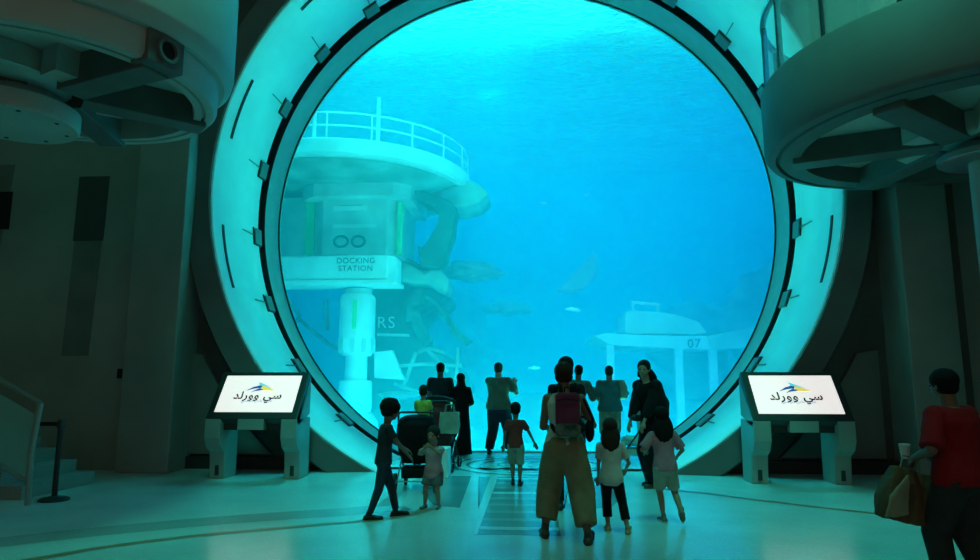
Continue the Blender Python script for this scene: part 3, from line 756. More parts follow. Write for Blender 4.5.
fish(at(577, 310.5, 21), 0.26, R(10), 'tiny silver fish just right of another in mid tank')
fish(at(544, 203, 22), 0.2, R(30), 'tiny bright fish high in the middle of the tank')
fish(at(586, 195, 24), 0.2, R(160), 'tiny fish high in the tank, right of centre')
fish(at(535, 368, 19), 0.3, R(5), 'small silver fish right of the man photographing')
# ================================================================== information kiosks
M_kiosk = mat('kiosk_grey', (0.30, 0.35, 0.32), 0.45, var=0.05)
M_bezel = mat('bezel_dark', (0.035, 0.038, 0.037), 0.4)
M_screen = mat('screen_lit', (0.8, 0.8, 0.8), 0.3, emit=(1.0, 0.90, 0.88), estr=0.80)
M_ink = mat('ink_black', (0.01, 0.01, 0.015), 0.6)
M_lb = mat('logo_light_blue', (0.1, 0.5, 0.7), 0.5, emit=(0.13, 0.62, 0.78), estr=0.8)
M_db = mat('logo_dark_blue', (0.02, 0.1, 0.3), 0.5, emit=(0.01, 0.12, 0.35), estr=0.6)
M_yl = mat('logo_yellow', (0.8, 0.6, 0.1), 0.5, emit=(0.85, 0.66, 0.12), estr=0.8)
M_gt = mat('logo_grey_text', (0.3, 0.4, 0.5), 0.5, emit=(0.35, 0.48, 0.62), estr=0.7)
def kiosk(cx, label, s):
    t = thing('information_kiosk', label, 'information kiosk', (cx, 10.2, 0), 0, 'information kiosks flanking the portal')
    W2 = 0.70
    # tilted head: origin at bottom front edge
    yb, zb, yt, zt = 9.86, 0.90, 10.36, 1.60
    Ls = math.hypot(yt - yb, zt - zb); ang = math.atan2(zt - zb, yt - yb)
    m = Matrix.Translation((cx, yb, zb)) @ Matrix.Rotation(ang, 4, 'X')   # local x right, y up the slope, z = outward normal
    hd = MB().box((-W2, 0, -0.13), (W2, Ls, 0.0), m).build('screen_housing', M_bezel, t, bevel=0.015)
    sc = MB().box((-W2 + 0.10, 0.12, -0.01), (W2 - 0.10, Ls - 0.075, 0.004), m).build('screen', M_screen, t)
    h = Ls - 0.19; c = Vector((0.0, 0.12 + h * 0.53, 0.006))
    def lm(pts, mm, nm, zz=0.006, z2=0.008):
        pts = [(x * 1.15, y * 1.2 - 0.03) for x, y in pts]
        vs = [m @ Vector((c.x + x, c.y + y, zz)) for x, y in pts] + [m @ Vector((c.x + x, c.y + y, z2)) for x, y in pts]
        n = len(pts); MB().add(vs, [tuple(range(n)), tuple(range(n, 2 * n))[::-1]] + [(i, (i + 1) % n, n + (i + 1) % n, n + i) for i in range(n)]).build(nm, mm, sc)
    lm([(-0.055, 0.185), (0.0, 0.165), (0.10, 0.115), (0.19, 0.055), (0.06, 0.09), (0.0, 0.10), (-0.06, 0.115), (-0.03, 0.14)], M_lb, 'logo_wing', 0.005, 0.0065)
    lm([(0.01, 0.125), (0.09, 0.105), (0.21, 0.045), (0.12, 0.05), (0.0, 0.052), (0.02, 0.09)], M_yl, 'logo_wing', 0.007, 0.0085)
    lm([(-0.19, 0.045), (-0.10, 0.105), (-0.02, 0.125), (0.02, 0.12), (0.01, 0.085), (-0.03, 0.085), (-0.09, 0.075)], M_db, 'logo_wing', 0.008, 0.0095)
    lm([(-0.12, 0.015), (-0.06, 0.06), (-0.01, 0.085), (0.05, 0.06), (0.02, 0.05), (-0.06, 0.04)], M_db, 'logo_wing', 0.008, 0.0095)
    text_mesh('\uFEAA\uFEDF\uFEAD\uFEED\uFEED \uFEF2\uFEB3', 0.18, m @ Matrix.Translation((c.x - 0.005, c.y - 0.065, 0.006)), M_ink, sc, 'lettering', ext=0.001, spacing=1.1, bold=0.004)
    small = '\uFE9F\uFEB0\uFEF3\uFEAE\uFE93 \uFEF3\uFE8E\uFEB1 \uFE83\uFE91\uFEEE\uFEC7\uFE92\uFEF2'[::-1]
    text_mesh(small, 0.062, m @ Matrix.Translation((c.x + 0.01, c.y - 0.155, 0.006)), M_gt, sc, 'small_lettering', ext=0.001, spacing=1.1, bold=0.002)
    # body apron below the screen and the two kinked legs
    MB().prism([(yb - 0.0, zb - 0.005), (yb + 0.09, zb - 0.10), (10.45, 0.95), (yt + 0.10, zt - 0.09)], cx - W2, cx - W2 + 0.05, 'x').build('side_panel', M_kiosk, t, bevel=0.01)
    MB().prism([(yb - 0.0, zb - 0.005), (yb + 0.09, zb - 0.10), (10.45, 0.95), (yt + 0.10, zt - 0.09)], cx + W2 - 0.05, cx + W2, 'x').build('side_panel', M_kiosk, t, bevel=0.01)
    MB().box((cx - 0.2, yb + 0.0, zb - 0.16), (cx + 0.2, yb + 0.12, zb + 0.0)).build('keyboard_bracket', M_kiosk, t, bevel=0.008)
    MB().box((cx - W2 + 0.2, yb + 0.12, zb - 0.17), (cx + W2 - 0.2, yb + 0.3, zb + 0.0)).build('crossbar', M_bezel, t)
    for q in (-1, 1):
        x0 = cx + q * (W2 - 0.12) - 0.12; 
        prof = [(yb, zb + 0.0), (yb + 0.0, zb - 0.28), (yb + 0.07, zb - 0.42), (yb + 0.20, zb - 0.5), (yb + 0.24, 0.0), (10.5, 0.0), (10.48, 0.9)]
        lg = MB().prism(prof, x0, x0 + 0.24, 'x').build('leg', M_kiosk, t, bevel=0.012)
        MB().box((x0 + 0.09, yb + 0.22, 0.05), (x0 + 0.15, yb + 0.236, 0.24)).build('leg_slot', M_bezel, lg)
    return t
kiosk(-3.98, 'grey slanted information kiosk with a lit white screen left of the portal', -1)
kiosk(4.05, 'grey slanted information kiosk with a lit white screen right of the portal', 1)
# ================================================================== people
def solid_from(mb, voxel, smooth=2):
    me = bpy.data.meshes.new('tmp'); me.from_pydata([tuple(v) for v in mb.v], [], mb.f)
    bm = bmesh.new(); bm.from_mesh(me); bmesh.ops.recalc_face_normals(bm, faces=bm.faces[:]); bm.to_mesh(me); bm.free()
    o = bpy.data.objects.new('tmp', me); C.objects.link(o)
    r = o.modifiers.new('r', 'REMESH'); r.mode = 'VOXEL'; r.voxel_size = voxel
    s = o.modifiers.new('s', 'SMOOTH'); s.factor = 0.5; s.iterations = smooth
    dg = bpy.context.evaluated_depsgraph_get()
    out = bpy.data.meshes.new_from_object(o.evaluated_get(dg))
    bpy.data.objects.remove(o); bpy.data.meshes.remove(me)
    return out
def skin_obj(name, mb, m, parent, voxel=0.011, smooth=2, folds=0.0, ffreq=9.0, seed=0.0, extra=None, label=None):
    me = solid_from(mb, voxel, smooth)
    if folds:
        ns = [v.normal.copy() for v in me.vertices]
        for v, n in zip(me.vertices, ns):
            q = Vector((v.co.x * ffreq, v.co.y * ffreq, v.co.z * ffreq * 0.45)) + Vector((seed, 0, 0))
            v.co += n * (noise.noise(q) + 0.5 * noise.noise(q * 2.3)) * folds
    if extra:
        e = solid_from(extra, 0.005, 1)
        bm = bmesh.new(); bm.from_mesh(me); bm.from_mesh(e); bm.to_mesh(me); bm.free(); bpy.data.meshes.remove(e)
    me.materials.clear(); me.materials.append(m); me.name = name
    for p in me.polygons: p.use_smooth = True
    o = bpy.data.objects.new(name, me); C.objects.link(o); o.parent = parent; MW[o.name] = world_of(parent).copy()
    if label: o['label'] = label
    return o

def ik(a, t, l1, l2, hint):
    a, t, hint = Vector(a), Vector(t), Vector(hint).normalized()
    d = t - a; L = d.length
    if L > (l1 + l2) * 0.998: t = a + d.normalized() * (l1 + l2) * 0.998; d = t - a; L = d.length
    k = (l1 * l1 - l2 * l2 + L * L) / (2 * L); h = math.sqrt(max(l1 * l1 - k * k, 0)); u = d.normalized()
    hp = (hint - u * hint.dot(u))
    hp = hp.normalized() if hp.length > 1e-5 else Vector((0, 0, 0))
    return a + u * k + hp * h, t

AGES = {  # head height, shoulder z, hip z, thigh, shank, upper arm, forearm, shoulder half width, hip half width, girth
    'man':     dict(hh=.130, sz=.815, hz=.515, th=.245, sh=.240, ua=.170, fa=.145, sw=.112, hw=.050, g=1.0),
    'woman':   dict(hh=.132, sz=.812, hz=.515, th=.245, sh=.240, ua=.165, fa=.140, sw=.100, hw=.052, g=.93),
    'child':   dict(hh=.165, sz=.785, hz=.480, th=.222, sh=.222, ua=.158, fa=.132, sw=.100, hw=.048, g=.92),
    'toddler': dict(hh=.205, sz=.740, hz=.425, th=.195, sh=.195, ua=.145, fa=.122, sw=.105, hw=.055, g=1.08),
}
def el_ring(c, r, f, a, b, n=20):
    return [c + r * a * math.cos(2 * PI * k / n) + f * b * math.sin(2 * PI * k / n) for k in range(n)]

class Figure:
    def __init__(s, label, loc, face, H, age='man', skin=None, lean=0, side=0, drop=0.01, footL=(-.055, 0, 0), footR=(.055, 0, 0),
                 footrollL=0, footrollR=0, wristL=None, wristR=None, hintL=None, hintR=None, head_yaw=0, head_pitch=0, head_tilt=0,
                 group=None, twist=0, kneehint=None, grip=0.35, girth=1.0):
        s.H = H; s.A = A = AGES[age]; s.label = label; s.g = A['g'] * girth
        s.root = thing('person', label, 'person', loc, R(face), group)
        s.skin = skin; s.age = age
        h = lambda v: Vector(v) * H
        s.P = h((0, 0, A['hz'] - drop))
        up = Matrix.Rotation(R(-lean), 3, 'X') @ Matrix.Rotation(R(side), 3, 'Y') @ Vector((0, 0, 1))
        s.up = up.normalized(); tw = Matrix.Rotation(R(twist), 3, 'Z')
        s.rt = (tw @ Vector((1, 0, 0))); s.rt = (s.rt - s.up * s.rt.dot(s.up)).normalized(); s.fw = s.up.cross(s.rt).normalized()
        sl = (A['sz'] - A['hz']) * H
        s.N = s.P + s.up * (sl + 0.028 * H)
        s.S = {q: s.P + s.up * (sl - .014 * H) + s.rt * (A['sw'] * .97 * H * q) for q in (-1, 1)}
        s.Hj = {q: s.P + Vector((A['hw'] * H * q, 0, 0)) for q in (-1, 1)}
        s.foot = {-1: h(footL), 1: h(footR)}; s.roll = {-1: footrollL, 1: footrollR}
        s.K = {}; s.Ak = {}
        ah = 0.042 * H
        for q in (-1, 1):
            t = s.foot[q] + Vector((0, 0, ah))
            if s.roll[q]: t = t + Vector((0, 0, 0))
            kh = kneehint[q] if kneehint else (0.06 * q, 1, 0)
            s.K[q], s.Ak[q] = ik(s.Hj[q], t, A['th'] * H, A['sh'] * H, kh)
        W_ = {-1: wristL, 1: wristR}; hi = {-1: hintL, 1: hintR}
        s.E = {}; s.Wr = {}
        for q in (-1, 1):
            w = h(W_[q]) if W_[q] else s.S[q] + (Vector((0.035 * q, 0.03, -1)).normalized() * (A['ua'] + A['fa']) * 0.985 * H)
            s.E[q], s.Wr[q] = ik(s.S[q], w, A['ua'] * H, A['fa'] * H, hi[q] if hi[q] else (0.35 * q, -1, -0.2))
        s.hr = Matrix.Rotation(R(head_yaw), 3, 'Z') @ Matrix.Rotation(R(-head_pitch), 3, 'X') @ Matrix.Rotation(R(head_tilt), 3, 'Y')
        s.hh = A['hh'] * H
        s.HC = s.N + s.up * 0.012 * H + Vector((0, 0.1 * s.hh, 0)) + (s.hr @ Vector((0, 0.04 * s.hh, 0.60 * s.hh)))
        s.grip = grip
        s.voxel = 0.0045 * H + 0.002
        s.body()
    def hd(s, x, y, z): return s.HC + s.hr @ Vector((x * s.hh, y * s.hh, z * s.hh))
    def torso_rings(s, off=0.0, t0=-0.14, t1=1.0, flare=0.0, waist=0.0):
        H, A, g = s.H, s.A, s.g
        prof = [(-0.16, .055, .050), (-0.06, .088, .064), (0.06, .093, .066), (0.22, .085, .061), (0.40, .077, .057), (0.60, .087, .061), (0.78, .095, .064), (0.90, .080, .054), (0.97, .052, .043), (1.03, .034, .036)]
        if s.age == 'toddler': prof = [(t, a, b * 1.18) for t, a, b in prof]
        if s.age == 'woman': prof = [(t, a * (1.06 if t < 0.25 else 0.95), b) for t, a, b in prof]
        L = (s.N - s.P).length; rings = []
        for t, a, b in prof:
            if t < t0 - 1e-6 or t > t1 + 1e-6: continue
            k = 1 + flare * max(0, 0.5 - t) + waist
            c = s.P + s.up * (t * L)
            rings.append(el_ring(c, s.rt, s.fw, a * H * g * k + off, b * H * g * k + off))
        return rings
    def hand(s, mb, q):
        H = s.H; w = s.Wr[q]; d = (w - s.E[q]).normalized()
        fw = Vector((0, 1, 0)); side = d.cross(fw)
        if side.length < 0.2: side = d.cross(Vector((0, 0, 1)))
        side.normalize()                        # across the palm
        nrm = side.cross(d).normalized()
        sz = 0.105 * H * (1.0 if s.age in ('man', 'woman') else 1.02)
        pc = w + d * sz * 0.25
        M3 = Matrix((side, d, nrm)).transposed()
        mb.ell(pc, (sz * 0.21, sz * 0.30, sz * 0.10), 12, 8, M3)
        mb.cone(w - d * sz * 0.15, pc, 0.0135 * H * s.g, sz * 0.12, 8)
        kp = w + d * sz * 0.46
        cur = -nrm * (1 if q > 0 else 1)
        for i, (o, ln) in enumerate(((-0.16, .38), (-0.055, .44), (0.05, .42), (0.15, .33))):
            b0 = kp + side * sz * o - d * sz * 0.08; l3 = sz * ln / 3; dd = d.copy(); r0 = sz * 0.05; p = b0
            for k in range(3):
                dd = (dd + cur * s.grip * (0.5 + 0.35 * k)).normalized(); n_ = p + dd * l3 * (1.25 if k == 0 else 1)
                mb.cone(p, n_, r0, r0 * 0.9, 8); p = n_; r0 *= 0.9
        th = w + d * sz * 0.14 - side * sz * 0.16
        t1 = th + (d * 0.75 - side * 0.65).normalized() * sz * 0.2
        t2 = t1 + (d + cur * s.grip - side * 0.1).normalized() * sz * 0.17
        mb.cone(th, t1, sz * 0.065, sz * 0.055, 8); mb.cone(t1, t2, sz * 0.055, sz * 0.045, 8)
    def body(s):
        H, g, A = s.H, s.g, s.A; b = MB()
        b.loft(s.torso_rings())
        for q in (-1, 1):
            b.cone(s.N - s.up * 0.040 * H, s.S[q], .026 * H * g, .027 * H * g)
            b.cone(s.S[q], s.E[q], .0275 * H * g, .021 * H * g)
            b.cone(s.E[q], s.Wr[q], .0215 * H * g, .0135 * H * g)
            b.cone(s.Hj[q], s.K[q], .054 * H * g, .033 * H * g)
            m = s.K[q].lerp(s.Ak[q], 0.3) + Vector((0, -0.008 * H, 0))
            b.cone(s.K[q], m, .032 * H * g, .033 * H * g); b.cone(m, s.Ak[q], .033 * H * g, .0185 * H * g)
            b.cone(s.Ak[q], s.Ak[q] + Vector((0, 0.0, -0.02 * H)), .0185 * H * g, .018 * H * g)
        b.cone(s.N - s.up * .02 * H, s.hd(0, -0.08, -0.25), .030 * H * g, .27 * s.hh)
        k = s.hh
        b.ell(s.hd(0, -0.03, 0.13), (.345 * k, .415 * k, .37 * k), 20, 14, s.hr)
        b.ell(s.hd(0, 0.06, -0.12), (.285 * k, .33 * k, .33 * k), 18, 12, s.hr)
        b.ell(s.hd(0, 0.17, -0.36), (.15 * k, .16 * k, .12 * k), 12, 8, s.hr)
        b.cone(s.hd(0, 0.34, 0.07), s.hd(0, 0.46, -0.10), .035 * k, .065 * k, 8)
        b.ell(s.hd(0, 0.35, -0.235), (.11 * k, .05 * k, .045 * k), 10, 6, s.hr)
        b.ell(s.hd(0, 0.335, 0.11), (.24 * k, .05 * k, .04 * k), 10, 6, s.hr)
        for q in (-1, 1): b.ell(s.hd(0.345 * q, -0.04, -0.03), (.04 * k, .075 * k, .125 * k), 10, 8, s.hr)
        hb = MB()
        for q in (-1, 1): s.hand(hb, q)
        s.obj = skin_obj('body', b, s.skin, s.root, s.voxel, 2, extra=hb)
        for q in (-1, 1):
            MB().ell(s.hd(0.135 * q, 0.345, 0.02), (.05 * k, .035 * k, .032 * k), 10, 8, s.hr).build('eye', M_eye, s.root, smooth=True, local=True)
        MB().ell(s.hd(0, 0.385, -0.235), (.09 * k, .03 * k, .022 * k), 10, 6, s.hr).build('mouth', M_lip, s.root, smooth=True, local=True)
    def shirt(s, m, sleeve=0.55, off=0.012, t0=-0.02, name='shirt', folds=0.006, flare=0.15, sl_r=1.35, collar=True, label=None, waist=0.0):
        H, g = s.H, s.g; b = MB()
        b.loft(s.torso_rings(off, t0, 0.99, flare, waist))
        for q in (-1, 1):
            if sleeve > 0: b.cone(s.N - s.up * .048 * H, s.S[q], .027 * H * g + off * .8, .028 * H * g + off * .8)
            if sleeve > 0:
                f = min(sleeve, 0.97); e = s.S[q].lerp(s.E[q], f)
                b.cone(s.S[q], s.S[q].lerp(e, .3), .028 * H * g + off * .8, .028 * H * g + off * .8); b.frus(s.S[q].lerp(e, .2), e, .028 * H * g + off * .8, (.024 * sl_r) * H * g + off * .6)
            if sleeve > 1:
                b.cone(s.S[q].lerp(s.E[q], .97), s.E[q].lerp(s.Wr[q], sleeve - 1), .026 * sl_r * H * g + off * .5, .019 * sl_r * H * g + off * .5)
        return skin_obj(name, b, m, s.root, s.voxel * 1.15, 2, folds, 8, random.random() * 9, label=label)
    def trousers(s, m, length=0.95, off=0.010, r_hip=1.05, r_knee=1.2, r_hem=1.3, name='trousers', folds=0.006, top=0.16, label=None):
        """length: 0.5 = knee, 1 = ankle"""
        H, g = s.H, s.g; b = MB()
        b.loft(s.torso_rings(off, -0.16, max(top, 0.07)))
        for q in (-1, 1):
            if length <= 0.5:
                e = s.Hj[q].lerp(s.K[q], length * 2); b.cone(s.Hj[q], s.Hj[q].lerp(e, .2), .056 * H * g * r_hip + off, .054 * H * g * r_hip + off, 16); b.frus(s.Hj[q], e, .056 * H * g * r_hip + off, .040 * H * g * r_hem + off, 16)
            else:
                b.cone(s.Hj[q], s.K[q], .056 * H * g * r_hip + off, .036 * H * g * r_knee + off, 16)
                e = s.K[q].lerp(s.Ak[q], (length - .5) * 2); b.frus(s.K[q], e, .036 * H * g * r_knee + off, .026 * H * g * r_hem + off, 16)
        return skin_obj(name, b, m, s.root, s.voxel * 1.15, 2, folds, 7, random.random() * 9, label=label)
    def shoes(s, m, sole=None, name='shoe', yawL=8, yawR=-8, label=None):
        H = s.H; L = 0.168 * H
        for q in (-1, 1):
            a = s.Ak[q]; roll = s.roll[q]; yw = R(yawL if q < 0 else yawR)
            M3 = Matrix.Rotation(yw, 3, 'Z') @ Matrix.Rotation(R(-roll), 3, 'X')
            def P_(x, y, z): return a + M3 @ Vector((x * L, y * L, z * L - 0.0))
            zz = -0.042 * H / L
            b = MB()
            b.ell(P_(0, -0.10, zz + .13), (.16 * L, .2 * L, .14 * L), 12, 8, M3)
            b.cone(P_(0, -0.05, zz + .15), P_(0, 0.48, zz + .10), .15 * L, .10 * L, 12)
            b.ell(P_(0, 0.50, zz + .10), (.17 * L, .22 * L, .10 * L), 12, 8, M3)
            b.cone(P_(0, -0.02, zz + .25), P_(0, -0.02, zz + .36), .14 * L, .13 * L, 10)
            o = skin_obj(name, b, m, s.root, 0.006, 1, label=label)
            if sole:
                k = MB(); prof = []
                for n_ in range(18):
                    t = 2 * PI * n_ / 18; prof.append((.175 * L * math.cos(t) * (1 if math.sin(t) > 0 else .88), .2 * L + .53 * L * math.sin(t)))
                r0 = [a + M3 @ Vector((x, y, zz * L + .0)) for x, y in prof]; r1 = [a + M3 @ Vector((x, y, zz * L + .07 * L)) for x, y in prof]
                k.loft([r0, r1]).build('sole', sole, o, local=True)
    def hair(s, m, kind='short', length=1.0, name='hair'):
        k = s.hh; b = MB(); fold = 0.012 * k * 8
        if kind in ('short', 'crop', 'curly', 'long', 'bob', 'bun'):
            gr = {'crop': 1.03, 'short': 1.15, 'curly': 1.34, 'long': 1.2, 'bob': 1.12, 'bun': 1.2}[kind]
            # skull cap: a dome cut back from the face
            b.ell(s.hd(0, -0.11, 0.19), (.36 * k * gr, .42 * k * gr, .37 * k * gr), 20, 14, s.hr)
            b.ell(s.hd(0, -0.16, -0.05), (.335 * k * gr, .31 * k * gr, .33 * k), 18, 12, s.hr)
        if kind in ('long', 'bob'):
            L = length
            down = -s.up
            p0 = s.hd(0, -0.22, 0.0); n = 7; rings = []
            for i in range(n):
                t = i / (n - 1); c = p0 + Vector((0, -0.05 * k - 0.06 * k * math.sin(t * PI), 0)) + down * (L * k * t) + Vector((0, -.10 * k * t, 0))
                w = (.42 + .15 * math.sin(PI * min(1, t * 1.1))) * (1 - .45 * t ** 3) * k; d_ = (.26 - .08 * t) * k
                rings.append(el_ring(c, s.hr @ Vector((1, 0, 0)), s.hr @ Vector((0, 1, 0)), w, d_))
            b.loft(rings)
            for q in (-1, 1): b.cone(s.hd(.27 * q, -.12, .1), s.hd(.33 * q, -.16, -.35), .12 * k, .13 * k)
        if kind == 'bun':
            b.ell(s.hd(0.03, -0.36, 0.34), (.2 * k, .2 * k, .19 * k), 14, 10)
        f = {'curly': 0.05, 'bun': 0.018, 'bob': 0.02, 'long': 0.035, 'short': 0.012, 'crop': 0.004}[kind] * k
        o = skin_obj(name, b, m, s.root, max(0.006, s.voxel * .8), 1, f, 26 if kind == 'curly' else 16, random.random() * 9)
        return o

def skinmat(name, c): return mat(name, c, 0.55, var=0.05, vscale=6, spec=0.4)
SK1 = skinmat('skin_tan', (0.36, 0.21, 0.14)); SK2 = skinmat('skin_brown', (0.20, 0.11, 0.07)); SK3 = skinmat('skin_light', (0.50, 0.32, 0.24))
M_eye = mat('eye_dark', (0.02, 0.015, 0.012), 0.2); M_lip = mat('lip', (0.30, 0.10, 0.09), 0.5)
H_black = mat('hair_black', (0.008, 0.007, 0.007), 0.8, spec=0.15, bump=0.4, bscale=90); H_brown = mat('hair_dark_brown', (0.035, 0.018, 0.012), 0.8, spec=0.2, bump=0.4, bscale=90)
H_grey = mat('hair_grey_brown', (0.05, 0.04, 0.035), 0.8, spec=0.2, bump=0.3, bscale=90)
def cloth(name, c, var=0.12, rough=0.9, sheen=0.15, **k): return mat(name, c, rough, var=var, vscale=9, bump=0.25, bscale=120, spec=0.2, **k)
T_dark = cloth('dark_navy_cloth', (0.02, 0.028, 0.035)); T_black = cloth('black_cloth', (0.008, 0.008, 0.01)); T_jean = cloth('dark_denim', (0.025, 0.04, 0.06))
T_pink = cloth('pink_cloth', (0.50, 0.24, 0.27)); T_dpink = cloth('dusty_pink_cloth', (0.42, 0.20, 0.24)); T_greys = cloth('grey_shorts_cloth', (0.13, 0.13, 0.13))
T_maroon = cloth('maroon_cloth', (0.22, 0.035, 0.03)); T_sage = cloth('sage_cloth', (0.28, 0.30, 0.24)); T_khaki = cloth('khaki_cloth', (0.26, 0.19, 0.11))
T_white = cloth('off_white_cloth', (0.55, 0.50, 0.46)); T_teal = cloth('teal_shirt_cloth', (0.07, 0.16, 0.17)); T_olive = cloth('olive_shirt_cloth', (0.15, 0.17, 0.13))
T_red = cloth('red_cloth', (0.30, 0.008, 0.012)); T_char = cloth('charcoal_cloth', (0.035, 0.035, 0.035)); T_pack = cloth('magenta_pack_cloth', (0.17, 0.025, 0.06))
T_floral = cloth('dark_floral_cloth', (0.03, 0.035, 0.035), col2=(0.16, 0.17, 0.14)); T_beige = cloth('beige_cloth', (0.30, 0.27, 0.2))
T_greenp = cloth('green_pattern_cloth', (0.10, 0.32, 0.06), col2=(0.55, 0.62, 0.12)); T_stone = cloth('stone_cloth', (0.36, 0.38, 0.31))
S_blk = mat('shoe_black', (0.01, 0.01, 0.01), 0.5); S_tan = mat('shoe_tan', (0.38, 0.28, 0.13), 0.6); S_wht = mat('sole_pale', (0.5, 0.5, 0.45), 0.6); S_brn = mat('sandal_brown', (0.06, 0.035, 0.02), 0.5)
S_gry = mat('shoe_grey', (0.16, 0.13, 0.11), 0.6)

# --- boy at left, walking to the right beside the stroller
f = Figure('curly-haired boy in dark t-shirt and jeans walking towards the black stroller', (-1.42, 7.43, 0), -68, 1.26, 'child', SK2, lean=4, drop=.012,
           footL=(-.05, .13, 0), footR=(.05, -.12, 0), wristL=(-.13, .22, .56), wristR=(.10, .20, .53), hintL=(-.3, -1, -1), hintR=(.3, -1, -1), head_pitch=8, footrollR=-0)
f.shirt(T_dark, .6, .014, t0=-0.08); f.trousers(T_jean, .97, .006, 1.0, 1.1, 1.0); f.shoes(S_blk, S_blk); f.hair(H_black, 'curly')
# --- toddler facing the viewer
f = Figure('toddler in pink t-shirt and grey shorts facing the camera with hands at the mouth', (-.95, 8.02, 0), 168, .93, 'toddler', SK1, drop=.008,
           footL=(-.075, .0, 0), footR=(.10, .03, 0), wristL=(-.045, .19, .76), wristR=(.06, .19, .74), hintL=(-1, .1, -.9), hintR=(1, .1, -.9), head_pitch=2, head_yaw=-6)
f.shirt(T_pink, .75, .012, t0=-0.16, flare=.4); f.trousers(T_greys, .36, .014, 1.05, 1.2, 1.35, name='shorts'); f.shoes(S_gry, name='sandal'); f.hair(H_brown, 'short')
# --- man and woman at the glass on the left
f = Figure('short-haired man in dark t-shirt standing at the glass behind the red stroller', (-1.66, 13.6, 0), -4, 1.83, 'man', SK2, footL=(-.07, 0, 0), footR=(.07, .02, 0),
           wristL=(-.10, .14, .56), wristR=(.10, .15, .56), head_pitch=2, girth=1.12)
f.shirt(T_dark, .65, .02, t0=-0.08); f.trousers(T_black, .97, .012); f.shoes(S_blk); f.hair(H_black, 'crop')
f = Figure('woman in a long black abaya and headscarf looking at the tank', (-1.22, 13.45, 0), 20, 1.62, 'woman', SK1, wristL=(-.10, .19, .70), wristR=(.10, .12, .60), head_yaw=12)
b = MB(); rr = []
for z, a, d in ((.01, .150, .125), (.15, .135, .112), (.35, .118, .095), (.52, .108, .085), (.66, .100, .074), (.76, .108, .070), (.815, .095, .060), (.85, .045, .042)):
    rr.append(el_ring(Vector((0, 0.005, z * 1.62)), Vector((1, 0, 0)), Vector((0, 1, 0)), a * 1.62, d * 1.62))
b.loft(rr)
for q in (-1, 1): b.cone(f.S[q], f.E[q], .062, .055); b.cone(f.E[q], f.E[q].lerp(f.Wr[q], .92), .055, .06)
skin_obj('abaya', b, T_black, f.root, .012, 2, .012, 6)
b = MB(); b.ell(f.hd(0, -.07, .1), (.42 * f.hh, .46 * f.hh, .46 * f.hh), 18, 12); b.cone(f.hd(0, -.12, -.1), f.N - Vector((0, 0, .03)), .36 * f.hh, .5 * f.hh); skin_obj('headscarf', b, T_black, f.root, .01, 2, .006, 10)
# --- man taking a picture
f = Figure('bald-topped man in grey green shirt and jeans holding up a phone at the glass', (-.47, 13.6, 0), -14, 1.83, 'man', SK3, footL=(-.105, -.02, 0), footR=(.11, .05, 0),
           wristL=(.06, .19, .765), wristR=(.14, .17, .76), hintL=(-.6, -.2, -1), hintR=(.5, -.1, -1), girth=1.32, lean=-2)
f.shirt(T_olive, .75, .02, t0=-0.06, flare=.25); f.trousers(T_jean, .97, .014, 1.0, 1.15, 1.15); f.shoes(S_blk); f.hair(H_grey, 'crop')
w = f.Wr[1]; wl = f.root.matrix_world
ph = thing('phone', 'black phone held up by the man in the grey green shirt', 'phone', MW[f.root.name] @ (f.Wr[1].lerp(f.Wr[-1], .5) + Vector((0.0, .11, .06))), R(-14))
MB().box((-.075, -.005, -.037), (.075, .005, .037)).build('case', M_black, ph, local=True, bevel=.004)
MB().box((-.07, -.0065, -.033), (.07, -.005, .033)).build('display', M_lb, ph, local=True)
# --- boy in maroon shirt
f = Figure('small boy in maroon t-shirt and grey shorts walking away in the middle of the hall', (-.03, 9.78, 0), -3, 1.15, 'child', SK2, footL=(-.035, .0, .0), footR=(.055, -.07, 0),
           wristL=(-.15, .01, .48), wristR=(.235, .05, .50), hintR=(.6, -1, 0), lean=2, drop=.012, footrollR=-8)
f.shirt(T_maroon, .65, .014, t0=-0.1); f.trousers(T_sage, .5, .012, 1.0, 1.1, 1.15, name='shorts'); f.shoes(S_blk, S_blk); f.hair(H_black, 'short')
